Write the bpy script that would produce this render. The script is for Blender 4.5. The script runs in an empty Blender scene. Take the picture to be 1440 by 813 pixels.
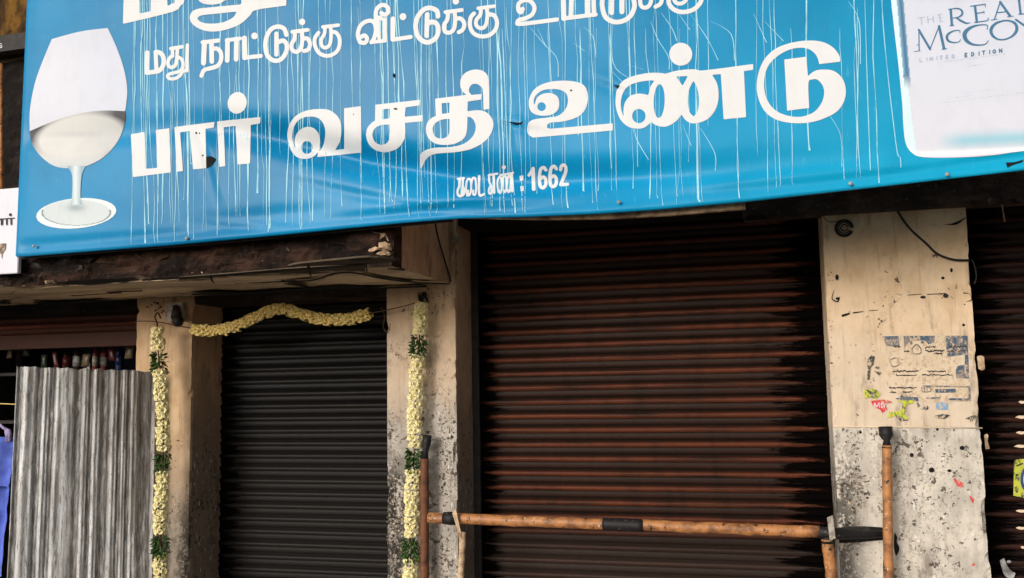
import bpy, bmesh, math, random
import numpy as np
from mathutils import Vector, Matrix, noise
random.seed(7)
SC = bpy.context.scene
COL = SC.collection
R = math.radians
# ------------------------------------------------------------------ camera
CX, CY, F = 720.0, 406.5, 1302.0           # 1440x813 frame
def _axes():
    vx = np.array([-4140., 628.]); vz = np.array([503., -12150.])
    X = -np.array([vx[0]-CX, -(vx[1]-CY), -F]); X /= np.linalg.norm(X)
    Z = np.array([vz[0]-CX, -(vz[1]-CY), -F]); Z -= Z.dot(X)*X; Z /= np.linalg.norm(Z)
    return np.array([X, np.cross(Z, X), Z])
RW = _axes()
EYE = np.array([0., 0., 1.6])
cam = bpy.data.objects.new('camera', bpy.data.cameras.new('camera')); COL.objects.link(cam)
cam.matrix_world = Matrix.Translation(EYE.tolist()) @ Matrix(RW.tolist()).to_4x4()
cam.data.sensor_width = 36.0; cam.data.lens = 36.0*F/1440.0
cam.data.clip_start = 0.05; cam.data.clip_end = 3000
SC.camera = cam
def P(px, py, Y=5.0):
    """point of the plane at depth Y (metres in front of the kerb line)"""
    d = RW @ np.array([px-CX, -(py-CY), -F]); p = EYE + d*(Y/d[1]); return Vector(p.tolist())
def PZ(px, py, Z):
    d = RW @ np.array([px-CX, -(py-CY), -F]); p = EYE + d*((Z-EYE[2])/d[2]); return Vector(p.tolist())
# ------------------------------------------------------------------ light
SUN_EL, SUN_AZ = R(15), R(204)             # soft light from the street side, a little from the left
W = bpy.data.worlds.new('World'); SC.world = W; W.use_nodes = True
wn = W.node_tree.nodes; wl = W.node_tree.links
bg = wn['Background']; sky = wn.new('ShaderNodeTexSky'); sky.sky_type = 'NISHITA'; sky.sun_disc = False
sky.sun_elevation = SUN_EL; sky.sun_rotation = SUN_AZ
sky.dust_density = 4.0; sky.air_density = 1.0; sky.ozone_density = 1.0
hs = wn.new('ShaderNodeHueSaturation'); hs.inputs['Saturation'].default_value = 0.45
wl.new(sky.outputs[0], hs.inputs['Color']); wl.new(hs.outputs[0], bg.inputs[0]); bg.inputs[1].default_value = 0.145
sd = bpy.data.lights.new('sun', 'SUN'); sd.energy = 1.6; sd.angle = R(18); sd.color = (1, .955, .90)
so = bpy.data.objects.new('sun', sd); COL.objects.link(so)
sdir = Vector((math.sin(SUN_AZ)*math.cos(SUN_EL), math.cos(SUN_AZ)*math.cos(SUN_EL), math.sin(SUN_EL)))
so.rotation_euler = sdir.to_track_quat('Z', 'Y').to_euler()
SC.view_settings.view_transform = 'Standard'; SC.view_settings.look = 'None'
SC.view_settings.exposure = -0.10; SC.view_settings.gamma = 1.0
# ------------------------------------------------------------------ material helpers
class M:
    def __init__(s, name, rough=.8, spec=.3, metal=0.0):
        s.m = bpy.data.materials.new(name); s.m.use_nodes = True
        s.t = s.m.node_tree; s.b = s.t.nodes['Principled BSDF']
        s.b.inputs['Roughness'].default_value = rough
        s.b.inputs['Specular IOR Level'].default_value = spec
        s.b.inputs['Metallic'].default_value = metal
        s._pos = None
    def n(s, k): return s.t.nodes.new(k)
    def l(s, a, b): s.t.links.new(a, b)
    def setv(s, sock, v):
        if hasattr(v, 'is_output'): s.l(v, sock)
        else:
            if isinstance(v, (tuple, list)) and len(v) == 3 and sock.type == 'RGBA': v = (*v, 1)
            sock.default_value = v
    def pos(s):
        if s._pos is None: s._pos = s.n('ShaderNodeNewGeometry').outputs['Position']
        return s._pos
    def xyz(s):
        q = s.n('ShaderNodeSeparateXYZ'); s.l(s.pos(), q.inputs[0]); return q.outputs
    def mp(s, sc=(1, 1, 1), loc=(0, 0, 0), vec=None):
        q = s.n('ShaderNodeMapping'); s.l(vec or s.pos(), q.inputs[0])
        q.inputs['Scale'].default_value = sc; q.inputs['Location'].default_value = loc; return q.outputs[0]
    def noise(s, scale, detail=4, rough=.55, vec=None, dist=0):
        q = s.n('ShaderNodeTexNoise'); s.l(vec or s.pos(), q.inputs['Vector'])
        q.inputs['Scale'].default_value = scale; q.inputs['Detail'].default_value = detail
        q.inputs['Roughness'].default_value = rough; q.inputs['Distortion'].default_value = dist
        return q.outputs['Fac']
    def vor(s, scale, vec=None, feat='DISTANCE_TO_EDGE'):
        q = s.n('ShaderNodeTexVoronoi'); q.feature = feat; s.l(vec or s.pos(), q.inputs['Vector'])
        q.inputs['Scale'].default_value = scale; return q.outputs['Distance']
    def ramp(s, f, a, b, inv=False):
        q = s.n('ShaderNodeMapRange'); s.setv(q.inputs['Value'], f); q.clamp = True
        q.inputs['From Min'].default_value = a; q.inputs['From Max'].default_value = b
        q.interpolation_type = 'SMOOTHSTEP'
        if inv: q.inputs['To Min'].default_value = 1; q.inputs['To Max'].default_value = 0
        return q.outputs[0]
    def math(s, op, a, b=0.0):
        q = s.n('ShaderNodeMath'); q.operation = op; s.setv(q.inputs[0], a); s.setv(q.inputs[1], b); return q.outputs[0]
    def mul(s, a, b): return s.math('MULTIPLY', a, b)
    def mix(s, f, a, b):
        q = s.n('ShaderNodeMix'); q.data_type = 'RGBA'; s.setv(q.inputs[0], f); s.setv(q.inputs[6], a); s.setv(q.inputs[7], b); return q.outputs[2]
    def color(s, c): s.setv(s.b.inputs['Base Color'], c)
    def bump(s, h, strength=.4, dist=.01):
        q = s.n('ShaderNodeBump'); q.inputs['Strength'].default_value = strength; q.inputs['Distance'].default_value = dist
        s.l(h, q.inputs['Height']); s.l(q.outputs[0], s.b.inputs['Normal'])
def S(r, g, b):      # sRGB 0..255 -> linear
    f = lambda c: (c/12.92 if c <= .04045 else ((c+.055)/1.055)**2.4)
    return (f(r/255), f(g/255), f(b/255))
MATS = {}
def simple(name, c1, c2=None, rough=.8, spec=.3, scale=30, bump=.2, metal=0, lo=.35, hi=.7, bd=.003):
    m = M(name, rough, spec, metal); n = m.noise(scale, 5, .6)
    m.color(m.mix(m.ramp(n, lo, hi), c1, c2 or tuple(c*.7 for c in c1)))
    if bump: m.bump(n, bump, bd)
    MATS[name] = m.m; return m.m
# ------------------------------------------------------------------ object helpers
def mesh_obj(name, verts, faces, mat, parent=None, smooth=False, kind=None):
    me = bpy.data.meshes.new(name); me.from_pydata([tuple(v) for v in verts], [], faces); me.update()
    me.materials.append(mat)
    if smooth: me.polygons.foreach_set('use_smooth', [True]*len(me.polygons))
    o = bpy.data.objects.new(name, me); COL.objects.link(o)
    if parent is not None: o.parent = parent
    if kind: o['kind'] = kind
    return o
def bm_obj(name, bm, mat, parent=None, smooth=False, kind=None):
    me = bpy.data.meshes.new(name); bmesh.ops.recalc_face_normals(bm, faces=bm.faces); bm.to_mesh(me); bm.free()
    me.materials.append(mat)
    if smooth: me.polygons.foreach_set('use_smooth', [True]*len(me.polygons))
    o = bpy.data.objects.new(name, me); COL.objects.link(o)
    if parent is not None: o.parent = parent
    if kind: o['kind'] = kind
    return o
def thing(name, label, cat, group=None, loc=(0, 0, 0)):
    o = bpy.data.objects.new(name, None); COL.objects.link(o); o.empty_display_size = .1
    o['label'] = label; o['category'] = cat
    if group: o['group'] = group
    return o
def tag(o, label, cat, group=None):
    o['label'] = label; o['category'] = cat
    if group: o['group'] = group
    return o
def inst(src, parent=None, mw=None, label=None, group=None):
    o = src.copy(); COL.objects.link(o)
    if parent is not None: o.parent = parent
    if mw is not None: o.matrix_basis = mw
    if label: o['label'] = label
    return o
def box_bm(bm, x0, x1, y0, y1, z0, z1, bev=0.0):
    r = bmesh.ops.create_cube(bm, size=1)
    for v in r['verts']:
        v.co = Vector(((x0+x1)/2+v.co.x*(x1-x0), (y0+y1)/2+v.co.y*(y1-y0), (z0+z1)/2+v.co.z*(z1-z0)))
    if bev:
        es = list({e for v in r['verts'] for e in v.link_edges})
        bmesh.ops.bevel(bm, geom=es, offset=bev, segments=2, affect='EDGES')
def box(name, x0, x1, y0, y1, z0, z1, mat, parent=None, bev=0.0):
    bm = bmesh.new(); box_bm(bm, x0, x1, y0, y1, z0, z1, bev); return bm_obj(name, bm, mat, parent)
def fbm(p, s, o=4): return noise.fractal(Vector(p)*s, .8, 2.0, o)
def rough_box(name, x0, x1, y0, y1, z0, z1, mat, parent=None, step=.03, amp=.0012, chip=.018, seed=0, zchip=False, chipf=6.0, smooth=True, side=False):
    """box with gridded faces, slightly uneven, its front arrises chipped"""
    nx = max(1, round((x1-x0)/step)); ny = max(1, round((y1-y0)/step)); nz = max(1, round((z1-z0)/step))
    vd = {}; vs = []; fs = []
    def vid(i, j, k):
        key = (i, j, k)
        if key in vd: return vd[key]
        x = x0+(x1-x0)*i/nx; y = y0+(y1-y0)*j/ny; z = z0+(z1-z0)*k/nz
        q = Vector((x+seed*3.7, y, z))
        n1 = fbm(q, 9); dx = dy = dz = 0
        if j == 0: dy += amp*n1*2
        if i in (0, nx) and j <= ny:
            s = 1 if i == 0 else -1
            c = max(0, fbm(q+Vector((7, s, 0)), chipf, 5)-.05)*chip*2.2
            if j == 0: dx += s*c; dy += c*.9
            elif j == 1: dx += s*c*.35
            else: dx += s*amp*n1*1.5
        if zchip and k in (0, nz):
            s = 1 if k == 0 else -1
            c = max(0, fbm(q+Vector((3, 5, s)), chipf, 5)-.05)*chip*2.2
            if j == 0: dz += s*c; dy += c*.9
        vd[key] = len(vs); vs.append((x+dx, y+dy, z+dz)); return vd[key]
    for i in range(nx):
        for k in range(nz):
            fs.append((vid(i, 0, k), vid(i+1, 0, k), vid(i+1, 0, k+1), vid(i, 0, k+1)))
            fs.append((vid(i, ny, k), vid(i, ny, k+1), vid(i+1, ny, k+1), vid(i+1, ny, k)))
    for j in range(ny):
        for k in range(nz):
            fs.append((vid(0, j, k), vid(0, j, k+1), vid(0, j+1, k+1), vid(0, j+1, k)))
            fs.append((vid(nx, j, k), vid(nx, j+1, k), vid(nx, j+1, k+1), vid(nx, j, k+1)))
    for i in range(nx):
        for j in range(ny):
            fs.append((vid(i, j, 0), vid(i, j+1, 0), vid(i+1, j+1, 0), vid(i+1, j, 0)))
            fs.append((vid(i, j, nz), vid(i+1, j, nz), vid(i+1, j+1, nz), vid(i, j+1, nz)))
    o = mesh_obj(name, vs, fs, mat, parent)
    if side:       # the cheeks of the pillar take a second, grimier plaster
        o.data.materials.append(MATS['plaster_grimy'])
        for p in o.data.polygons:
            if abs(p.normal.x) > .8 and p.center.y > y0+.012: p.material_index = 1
    return o
def tube_bm(bm, pts, rad, seg=10, cap=True):
    pts = [Vector(p) for p in pts]; rr = rad if isinstance(rad, (list, tuple)) else [rad]*len(pts)
    rings = []; up = None
    for i, p in enumerate(pts):
        t = (pts[min(i+1, len(pts)-1)]-pts[max(i-1, 0)]).normalized()
        if up is None:
            up = t.orthogonal().normalized()
        else:
            up = (up-t*up.dot(t)).normalized()
        s = t.cross(up)
        rings.append([bm.verts.new(p+(up*math.cos(a)+s*math.sin(a))*rr[i]) for a in [2*math.pi*k/seg for k in range(seg)]])
    for a, b in zip(rings, rings[1:]):
        for k in range(seg): bm.faces.new((a[k], a[(k+1) % seg], b[(k+1) % seg], b[k]))
    if cap: bm.faces.new(rings[0][::-1]); bm.faces.new(rings[-1])
def tube(name, pts, rad, mat, parent=None, seg=10):
    bm = bmesh.new(); tube_bm(bm, pts, rad, seg); return bm_obj(name, bm, mat, parent, True)
def spline(pts, n=6):
    pts = [tuple(map(float, p)) for p in pts]; out = []
    for i in range(len(pts)-1):
        p0 = pts[max(i-1, 0)]; p1 = pts[i]; p2 = pts[i+1]; p3 = pts[min(i+2, len(pts)-1)]
        for k in range(n):
            t = k/n
            out.append(tuple(.5*((2*b)+(-a+c)*t+(2*a-5*b+4*c-d)*t*t+(-a+3*b-3*c+d)*t**3) for a, b, c, d in zip(p0, p1, p2, p3)))
    out.append(pts[-1]); return out
# ------------------------------------------------------------------ flat print: shapes -> mesh (signed field + marching squares)
class Shape:
    """union/difference of smooth outlines and brush strokes, in photo pixels"""
    def __init__(s, ox=0, oy=0, sc=1.0): s.o = (ox, oy, sc); s.items = []
    def _t(s, p): return (s.o[0]+p[0]/s.o[2], s.o[1]+p[1]/s.o[2])
    def poly(s, pts, neg=False, smooth=True):
        """points with |turn| > 55 deg stay corners, the rest are rounded"""
        q = [s._t(p) for p in pts]; n = len(q); out = []
        def corner(i):
            a, b, c = q[i-1], q[i], q[(i+1) % n]
            v1 = (b[0]-a[0], b[1]-a[1]); v2 = (c[0]-b[0], c[1]-b[1])
            return abs(math.atan2(v1[0]*v2[1]-v1[1]*v2[0], v1[0]*v2[0]+v1[1]*v2[1])) > R(52)
        cn = [corner(i) for i in range(n)]
        for i in range(n):
            p0, p1, p2, p3 = q[i-1], q[i], q[(i+1) % n], q[(i+2) % n]
            if cn[i]: p0 = p1
            if cn[(i+1) % n]: p3 = p2
            if not smooth or (cn[i] and cn[(i+1) % n]): out.append(p1); continue
            for k in range(4):
                t = k/4
                out.append(tuple(.5*((2*b)+(-a+c)*t+(2*a-5*b+4*c-d)*t*t+(-a+3*b-3*c+d)*t**3) for a, b, c, d in zip(p0, p1, p2, p3)))
        s.items.append(('p', np.array(out), neg)); return s
    def raw(s, pts, neg=False): return s.poly(pts, neg, False)
    def ell(s, x, y, rx, ry, ang=0, neg=False):
        c, d = math.cos(R(ang)), math.sin(R(ang))
        pts = [s._t((x+rx*math.cos(a)*c-ry*math.sin(a)*d, y+rx*math.cos(a)*d+ry*math.sin(a)*c)) for a in np.linspace(0, 2*math.pi, 29)[:-1]]
        s.items.append(('p', np.array(pts), neg)); return s
    def stroke(s, pts, w, neg=False, curve=True):
        n = len(pts); ww = w if isinstance(w, (list, tuple)) else [w]*n
        q = [(*s._t(p), r/s.o[2]) for p, r in zip(pts, ww)]
        if curve and n > 2: q = spline(q, 5)
        s.items.append(('s', np.array(q), neg)); return s
    def bbox(s):
        a = np.concatenate([i[1][:, :2] for i in s.items if not i[2]]); m = max([i[1][:, 2].max() for i in s.items if i[0] == 's']+[0])+2
        return a[:, 0].min()-m, a[:, 1].min()-m, a[:, 0].max()+m, a[:, 1].max()+m
    def field(s, X, Y):
        f = np.full(X.shape, -1e3)
        for k, a, neg in s.items:
            if k == 'p':
                b = np.roll(a, -1, 0); ins = np.zeros(X.shape, bool); d2 = np.full(X.shape, 1e9)
                for (x1, y1), (x2, y2) in zip(a, b):
                    ex, ey = x2-x1, y2-y1; L = ex*ex+ey*ey
                    if L < 1e-12: continue
                    if y1 != y2:
                        c = (y1 > Y) != (y2 > Y); ins ^= c & (X < x1+ex*(Y-y1)/ey)
                    t = np.clip(((X-x1)*ex+(Y-y1)*ey)/L, 0, 1)
                    d2 = np.minimum(d2, (X-x1-t*ex)**2+(Y-y1-t*ey)**2)
                g = np.where(ins, 1, -1)*np.sqrt(d2)
            else:
                g = np.full(X.shape, -1e3)
                for (x1, y1, r1), (x2, y2, r2) in zip(a, a[1:]):
                    ex, ey = x2-x1, y2-y1; L = ex*ex+ey*ey+1e-9
                    t = np.clip(((X-x1)*ex+(Y-y1)*ey)/L, 0, 1)
                    g = np.maximum(g, r1+(r2-r1)*t-np.sqrt((X-x1-t*ex)**2+(Y-y1-t*ey)**2))
            f = np.minimum(f, -g) if neg else np.maximum(f, g)
        return f
def march(shape, step):
    x0, y0, x1, y1 = shape.bbox(); nx = int((x1-x0)/step)+2; ny = int((y1-y0)/step)+2
    gx = x0+np.arange(nx)*step; gy = y0+np.arange(ny)*step
    X, Y = np.meshgrid(gx, gy); f = shape.field(X, Y); f[f == 0] = 1e-6
    ins = f > 0; cnt = ins[:-1, :-1].astype(int)+ins[1:, :-1]+ins[:-1, 1:]+ins[1:, 1:]
    vd = {}; vs = []; fs = []
    def gv(j, i):
        k = (j, i)
        if k not in vd: vd[k] = len(vs); vs.append((gx[i], gy[j]))
        return vd[k]
    def ev(a, b):
        k = (a, b) if a < b else (b, a)
        if k not in vd:
            (j1, i1), (j2, i2) = k; f1, f2 = f[j1, i1], f[j2, i2]; t = min(.98, max(.02, f1/(f1-f2)))
            vd[k] = len(vs); vs.append((gx[i1]+(gx[i2]-gx[i1])*t, gy[j1]+(gy[j2]-gy[j1])*t))
        return vd[k]
    for j, i in zip(*np.nonzero(cnt)):
        c = [(j, i), (j, i+1), (j+1, i+1), (j+1, i)]
        if cnt[j, i] == 4: fs.append(tuple(gv(*q) for q in c)); continue
        pl = []
        for a, b in zip(c, c[1:]+c[:1]):
            ia, ib = ins[a], ins[b]
            if ia: pl.append(gv(*a))
            if ia != ib: pl.append(ev(a, b))
        if len(pl) >= 3: fs.append(tuple(pl))
    return vs, fs
def printed(name, shape, mat, place, parent=None, step=1.0, colfn=None, kind=None, label=None, thick=0.0):
    """place(px,py) -> world point"""
    vs, fs = march(shape, step)
    if not fs: return None
    pv = [place(x, y) for x, y in vs]
    fs = [f[::-1] for f in fs]
    if thick:
        n = len(pv); ec = {}
        for f in fs:
            for a, b in zip(f, f[1:]+f[:1]): ec[(a, b)] = 1
        pv += [p+(Vector((0, thick, 0))) for p in pv]
        fs = fs+[(b, a, a+n, b+n) for (a, b) in ec if (b, a) not in ec]
    o = mesh_obj(name, pv, fs, mat, parent, kind=kind)
    if colfn:
        ca = o.data.color_attributes.new('print', 'FLOAT_COLOR', 'POINT')
        buf = []
        for x, y in vs: buf += [*colfn(x, y), 1.0]
        if thick: buf = buf*2
        ca.data.foreach_set('color', buf)
    if label: o['label'] = label
    return o
# ------------------------------------------------------------------ materials
def plaster(name, zsplit, soft, c_top, c_low, seed=0.0, flake=(.45, .62), low_dirt=.5, soot=None):
    m = M(name, .88, .25); x = m.xyz()
    big = m.noise(2.3, 4, .6, m.mp((1, 1, 1), (seed, 0, 0)))
    mid = m.noise(9, 5, .62, m.mp((1, 1, .7), (0, seed, 0)))
    fine = m.noise(70, 4, .6)
    z = m.math('ADD', x[2], m.mul(m.math('SUBTRACT', mid, .5), soft*2.5))
    low = m.ramp(z, zsplit-soft, zsplit+soft, inv=True)
    top = m.mix(m.ramp(mid, .35, .7), c_top, tuple(c*k for c, k in zip(c_top, (.80, .74, .66))))
    top = m.mix(m.ramp(big, .5, .75), top, tuple(c*k for c, k in zip(c_top, (1.05, 1.08, 1.1))))
    top = m.mix(m.mul(m.ramp(m.math('ADD', x[2], m.mul(m.math('SUBTRACT', big, .5), 1.2)), zsplit, zsplit+.75, inv=True), .55), top, tuple(k*.92 for k in c_low))
    lw = m.mix(m.ramp(mid, .36, .68), c_low, tuple(c*.72 for c in c_low))
    c = m.mix(low, top, lw)
    # vertical rain dirt
    st = m.noise(7, 4, .6, m.mp((5, 5, .35), (seed, 0, 0)))
    c = m.mix(m.mul(m.ramp(st, .52, .75), .35), c, S(120, 96, 74))
    so2 = m.noise(5, 6, .7, m.mp((1.6, 1.6, .5), (seed, 3, 7))); c = m.mix(m.mul(m.ramp(so2, .54, .68), .55), c, S(88, 74, 62))
    # flaking scales: dark rims between scales, only where the paint has failed
    warp = m.n('ShaderNodeVectorMath'); warp.operation = 'ADD'
    nz = m.n('ShaderNodeTexNoise'); m.l(m.pos(), nz.inputs['Vector']); nz.inputs['Scale'].default_value = 22
    sc = m.n('ShaderNodeVectorMath'); sc.operation = 'SCALE'; sc.inputs['Scale'].default_value = .05
    m.l(nz.outputs['Color'], sc.inputs[0]); m.l(m.pos(), warp.inputs[0]); m.l(sc.outputs[0], warp.inputs[1])
    e = m.vor(38, warp.outputs[0])
    area = m.noise(3.4, 5, .7, m.mp((1.3, 1.3, .8), (seed+4, 2, 1)))
    area2 = m.math('ADD', area, m.mul(low, low_dirt*.22))
    rim = m.mul(m.mul(m.ramp(e, .0, .10, inv=True), m.ramp(m.noise(48, 2, .5), .48, .60)), m.ramp(area2, flake[0]+.05, flake[1]+.05))
    c = m.mix(m.mul(rim, .5), c, S(72, 62, 54))
    # smudged handling dirt and pale paint splashes
    sm = m.noise(34, 5, .75, m.mp((1, 1, .55), (seed, 8, 1))); c = m.mix(m.mul(m.mul(m.ramp(sm, .50, .72), m.ramp(area2, flake[0]-.06, flake[1]+.02)), .55), c, S(110, 98, 88))
    wp = m.noise(52, 3, .6, m.mp((1, 1, .35), (2, seed, 1))); c = m.mix(m.mul(m.mul(m.ramp(wp, .64, .70), low), .7), c, S(232, 230, 228))
    # lost patches showing dark render
    pt = m.noise(26, 3, .7, m.mp((1, 1, 1), (seed, 5, 2)))
    lost = m.mul(m.ramp(m.math('ADD', pt, m.mul(m.math('SUBTRACT', area2, .5), .5)), .70, .735), .85)
    c = m.mix(lost, c, S(70, 60, 52))
    # specks
    sp = m.vor(60, m.mp((1, 1, .8), (seed, 1, 3)), 'F1')
    spk = m.mul(m.ramp(sp, .10, .16, inv=True), m.ramp(m.noise(6, 3, .6, m.mp((1, 1, 1), (2, seed, 9))), .50, .60))
    c = m.mix(m.mul(spk, m.math('ADD', .25, m.mul(low, .6))), c, S(46, 42, 40))
    if soot:       # (x0,x1) from x0 clean to x1 black, with noise; soot grease near shutter side
        f = m.ramp(m.math('ADD', x[0], m.mul(m.math('SUBTRACT', mid, .5), .25)), soot[0], soot[1])
        f = m.mul(m.mul(f, m.ramp(m.math('ADD', fine, mid), .80, 1.05)), m.ramp(m.math('ADD', x[2], m.mul(m.math('SUBTRACT', mid, .5), .5)), soot[3]-.15, soot[3]+.15, inv=True))
        c = m.mix(m.mul(f, soot[2]), c, S(38, 34, 31))
    m.color(c)
    h = m.math('SUBTRACT', m.math('ADD', m.mul(mid, .6), m.mul(fine, .25)), m.math('ADD', m.mul(rim, .35), m.mul(lost, .5)))
    m.bump(h, .7, .006)
    MATS[name] = m.m; return m.m
plaster('plaster_left', .95, .22, S(204, 174, 140), S(160, 148, 134), 3.1, (.50, .62), .8, (-3.30, -3.20, .8, .95))
plaster('plaster_mid', 1.50, .14, S(222, 192, 158), S(186, 178, 168), 9.7, (.46, .58), .9, (-1.78, -1.90, .95, 1.22))
plaster('plaster_right', P(1277, 600, 4.68).z, .009, S(226, 198, 164), S(212, 204, 192), 17.3, (.55, .69), .7, (.47, .36, .8, 1.22))
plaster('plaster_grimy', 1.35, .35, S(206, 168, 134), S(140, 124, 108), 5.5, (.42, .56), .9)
def burnt(name, c0, c1, c2, sc=7.0, s2=28):
    m = M(name, .9, .2); a = m.noise(sc, 6, .65, m.mp((.6, 1, 1.3))); b = m.noise(s2, 5, .7, m.mp((1, 1, 1.2), (3, 1, 2)))
    c = m.mix(m.ramp(a, .42, .66), c0, c1); c = m.mix(m.ramp(b, .60, .74), c, c2)
    m.color(c); m.bump(m.math('ADD', a, m.mul(b, .5)), 1.0, .02); MATS[name] = m.m; return m.m
burnt('burnt_concrete', S(24, 17, 14), S(66, 46, 36), S(120, 98, 82))
burnt('black_concrete', S(22, 18, 16), S(44, 37, 33), S(96, 84, 74), 6, 34)
burnt('beam_grime', S(46, 36, 31), S(84, 68, 58), S(130, 114, 100), 6, 34)
burnt('crumbled_grey', S(40, 34, 32), S(96, 88, 84), S(170, 162, 158), 14, 45)
burnt('brown_stone', S(46, 33, 26), S(82, 60, 46), S(140, 112, 90), 9, 40)
def mk_soffit():
    m = M('soffit_plaster', .9, .2); a = m.noise(3, 5, .6, m.mp((.5, 2, 1))); b = m.noise(22, 5, .65, m.mp((.35, 1.6, 1)))
    c = m.mix(m.ramp(a, .38, .66), S(226, 202, 168), S(176, 154, 128))
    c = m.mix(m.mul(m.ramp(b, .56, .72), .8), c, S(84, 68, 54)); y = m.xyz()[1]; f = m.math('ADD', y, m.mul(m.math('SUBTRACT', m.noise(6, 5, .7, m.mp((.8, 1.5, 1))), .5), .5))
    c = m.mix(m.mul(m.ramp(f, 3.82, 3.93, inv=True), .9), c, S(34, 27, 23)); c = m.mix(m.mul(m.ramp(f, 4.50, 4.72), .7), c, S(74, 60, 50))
    pk = m.noise(40, 4, .7, m.mp((.6, 1.2, 1))); c = m.mix(m.mul(m.ramp(pk, .60, .68), .6), c, S(120, 96, 74))
    m.color(c); m.bump(b, .7, .008); MATS['soffit'] = m.m
mk_soffit()
def mk_shutter(name, up, down, grey, edges, zgrey, sootc=S(8, 7, 7), rough=.55):
    """edges: (xl, wl, xr, wr) grease and soot creeping in from both guides; 'bead' marks the crest of each slat, redder rust with its catch of light painted in"""
    m = M(name, rough, .3); x = m.xyz()
    at = m.n('ShaderNodeAttribute'); at.attribute_name = 'bead'; bead = at.outputs['Fac']
    st = m.noise(3.2, 5, .62, m.mp((.35, 1, 7)))
    v = m.noise(10, 5, .6, m.mp((1, 1, .25)))
    c = m.mix(m.mul(bead, m.ramp(st, .30, .55)), down, up)  # lit crest and shaded trough of the slat put into the colour
    c = m.mix(m.mul(m.ramp(v, .45, .75), .5), c, tuple(k*.55 for k in down))
    zz = m.math('ADD', x[2], m.mul(m.math('SUBTRACT', v, .5), .2))
    c = m.mix(m.mul(m.ramp(zz, zgrey[0], zgrey[1], inv=True), zgrey[2]), c, grey)
    fn = m.noise(120, 3, .6); c = m.mix(m.mul(m.ramp(fn, .60, .75), .25), c, tuple(min(1, k*1.8+.01) for k in up))
    e1 = m.noise(7, 5, .8, m.mp((.5, 1, 5))); wob = m.math('ADD', m.mul(m.math('SUBTRACT', e1, .5), 2.6), m.mul(bead, .30))
    l = m.ramp(m.math('ADD', m.mul(m.math('SUBTRACT', x[0], edges[0]), 1/edges[1]), wob), .62, 1.0, inv=True)
    r = m.ramp(m.math('ADD', m.mul(m.math('SUBTRACT', edges[2], x[0]), 1/edges[3]), wob), .62, 1.0, inv=True)
    sf = m.math('MAXIMUM', l, r)
    c = m.mix(m.mul(sf, .97), c, sootc)
    m.color(c); m.bump(m.math('ADD', fn, v), .25, .002)
    m.l(m.ramp(sf, 0, 1, inv=False), m.b.inputs['Coat Roughness'])
    m.l(m.mul(m.ramp(sf, 0, 1, inv=True), .18), m.b.inputs['Specular IOR Level'])
    MATS[name] = m.m; return m.m
mk_shutter('shutter_brown', S(90, 44, 25), S(32, 21, 16), S(44, 35, 31), (-1.58, .17, .36, .34), (.74, .90, .85))
mk_shutter('shutter_black', S(22, 19, 18), S(12, 11, 11), S(34, 30, 28), (-3.22, .17, -1.93, .14), (.9, 1.6, .6))
mk_shutter('shutter_side', S(58, 30, 22), S(30, 19, 16), S(60, 46, 40), (.90, .30, 3.4, .1), (.5, .8, .6))
mk_shutter('shutter_raised', S(112, 58, 40), S(70, 38, 28), S(60, 46, 40), (-5.6, .1, -3.2, .25), (.2, .3, .1))
def mk_vinyl():
    m = M('blue_vinyl', .36, .16); x = m.xyz()
    a = m.noise(1.1, 3, .5); b = m.noise(7, 5, .6, m.mp((1, 1, .5)))
    gx = m.ramp(x[0], -1.2, 1.2); gz = m.ramp(x[2], 2.3, 3.3)
    c = m.mix(m.ramp(a, .35, .65), S(2, 118, 170), S(10, 140, 196))
    c = m.mix(m.mul(gx, m.math('SUBTRACT', 1.0, m.mul(gz, .6))), c, S(12, 162, 204))
    c = m.mix(m.mul(m.ramp(x[0], -3.5, -2.6, inv=True), .5), c, S(44, 146, 198))
    c = m.mix(m.mul(m.ramp(b, .5, .8), .25), c, S(8, 104, 150))
    sm = m.noise(24, 4, .6, m.mp((2.2, 1, .5), (0, 0, 4))); c = m.mix(m.mul(m.ramp(sm, .60, .75), .22), c, S(96, 190, 226))
    m.color(c); m.bump(m.noise(5, 2, .5, m.mp((1, 1, 1.6))), .25, .01); MATS['vinyl'] = m.m
mk_vinyl()
def flat(name, c, rough=.5, vc=False, dirt=.12, spec=.35, dc=None, worn=False):
    m = M(name, rough, spec)
    if vc:
        q = m.n('ShaderNodeVertexColor'); q.layer_name = 'print'; base = q.outputs[0]
    else: base = c
    d = m.mul(m.ramp(m.noise(16, 5, .65, m.mp((1, 1, .5))), .45, .8), dirt)
    if worn: d = m.math('MAXIMUM', d, m.ramp(m.noise(55, 5, .75, m.mp((1, 1, .7))), .50, .58))
    m.color(m.mix(d, base, dc or S(120, 118, 112))); MATS[name] = m.m; return m.m
flat('print_white', S(220, 223, 226), .45, dirt=.25, dc=S(190, 192, 196), spec=.15)
flat('drip', S(168, 222, 236), .4, spec=.1, dirt=.95, dc=S(40, 146, 190))
flat('print_colour', None, .45, vc=True, dirt=.10, spec=.15)
flat('hole_black', S(12, 12, 14), .9)
flat('paper_white', S(226, 224, 234), .6)
flat('print_black', S(30, 30, 34), .6)
flat('print_navy', S(66, 88, 108), .7, dirt=.8, dc=S(190, 165, 140), worn=True)
flat('ink_faded', S(104, 98, 92), .8, dirt=.6, dc=S(190, 165, 140), worn=True)
flat('paper_faded', S(224, 202, 174), .85, dirt=.7, dc=S(206, 180, 148))
flat('soot_black', S(20, 17, 16), .9, dirt=.3)
simple('paint_wood', S(186, 120, 64), S(140, 82, 42), .5, .4, 30, .3)
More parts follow.
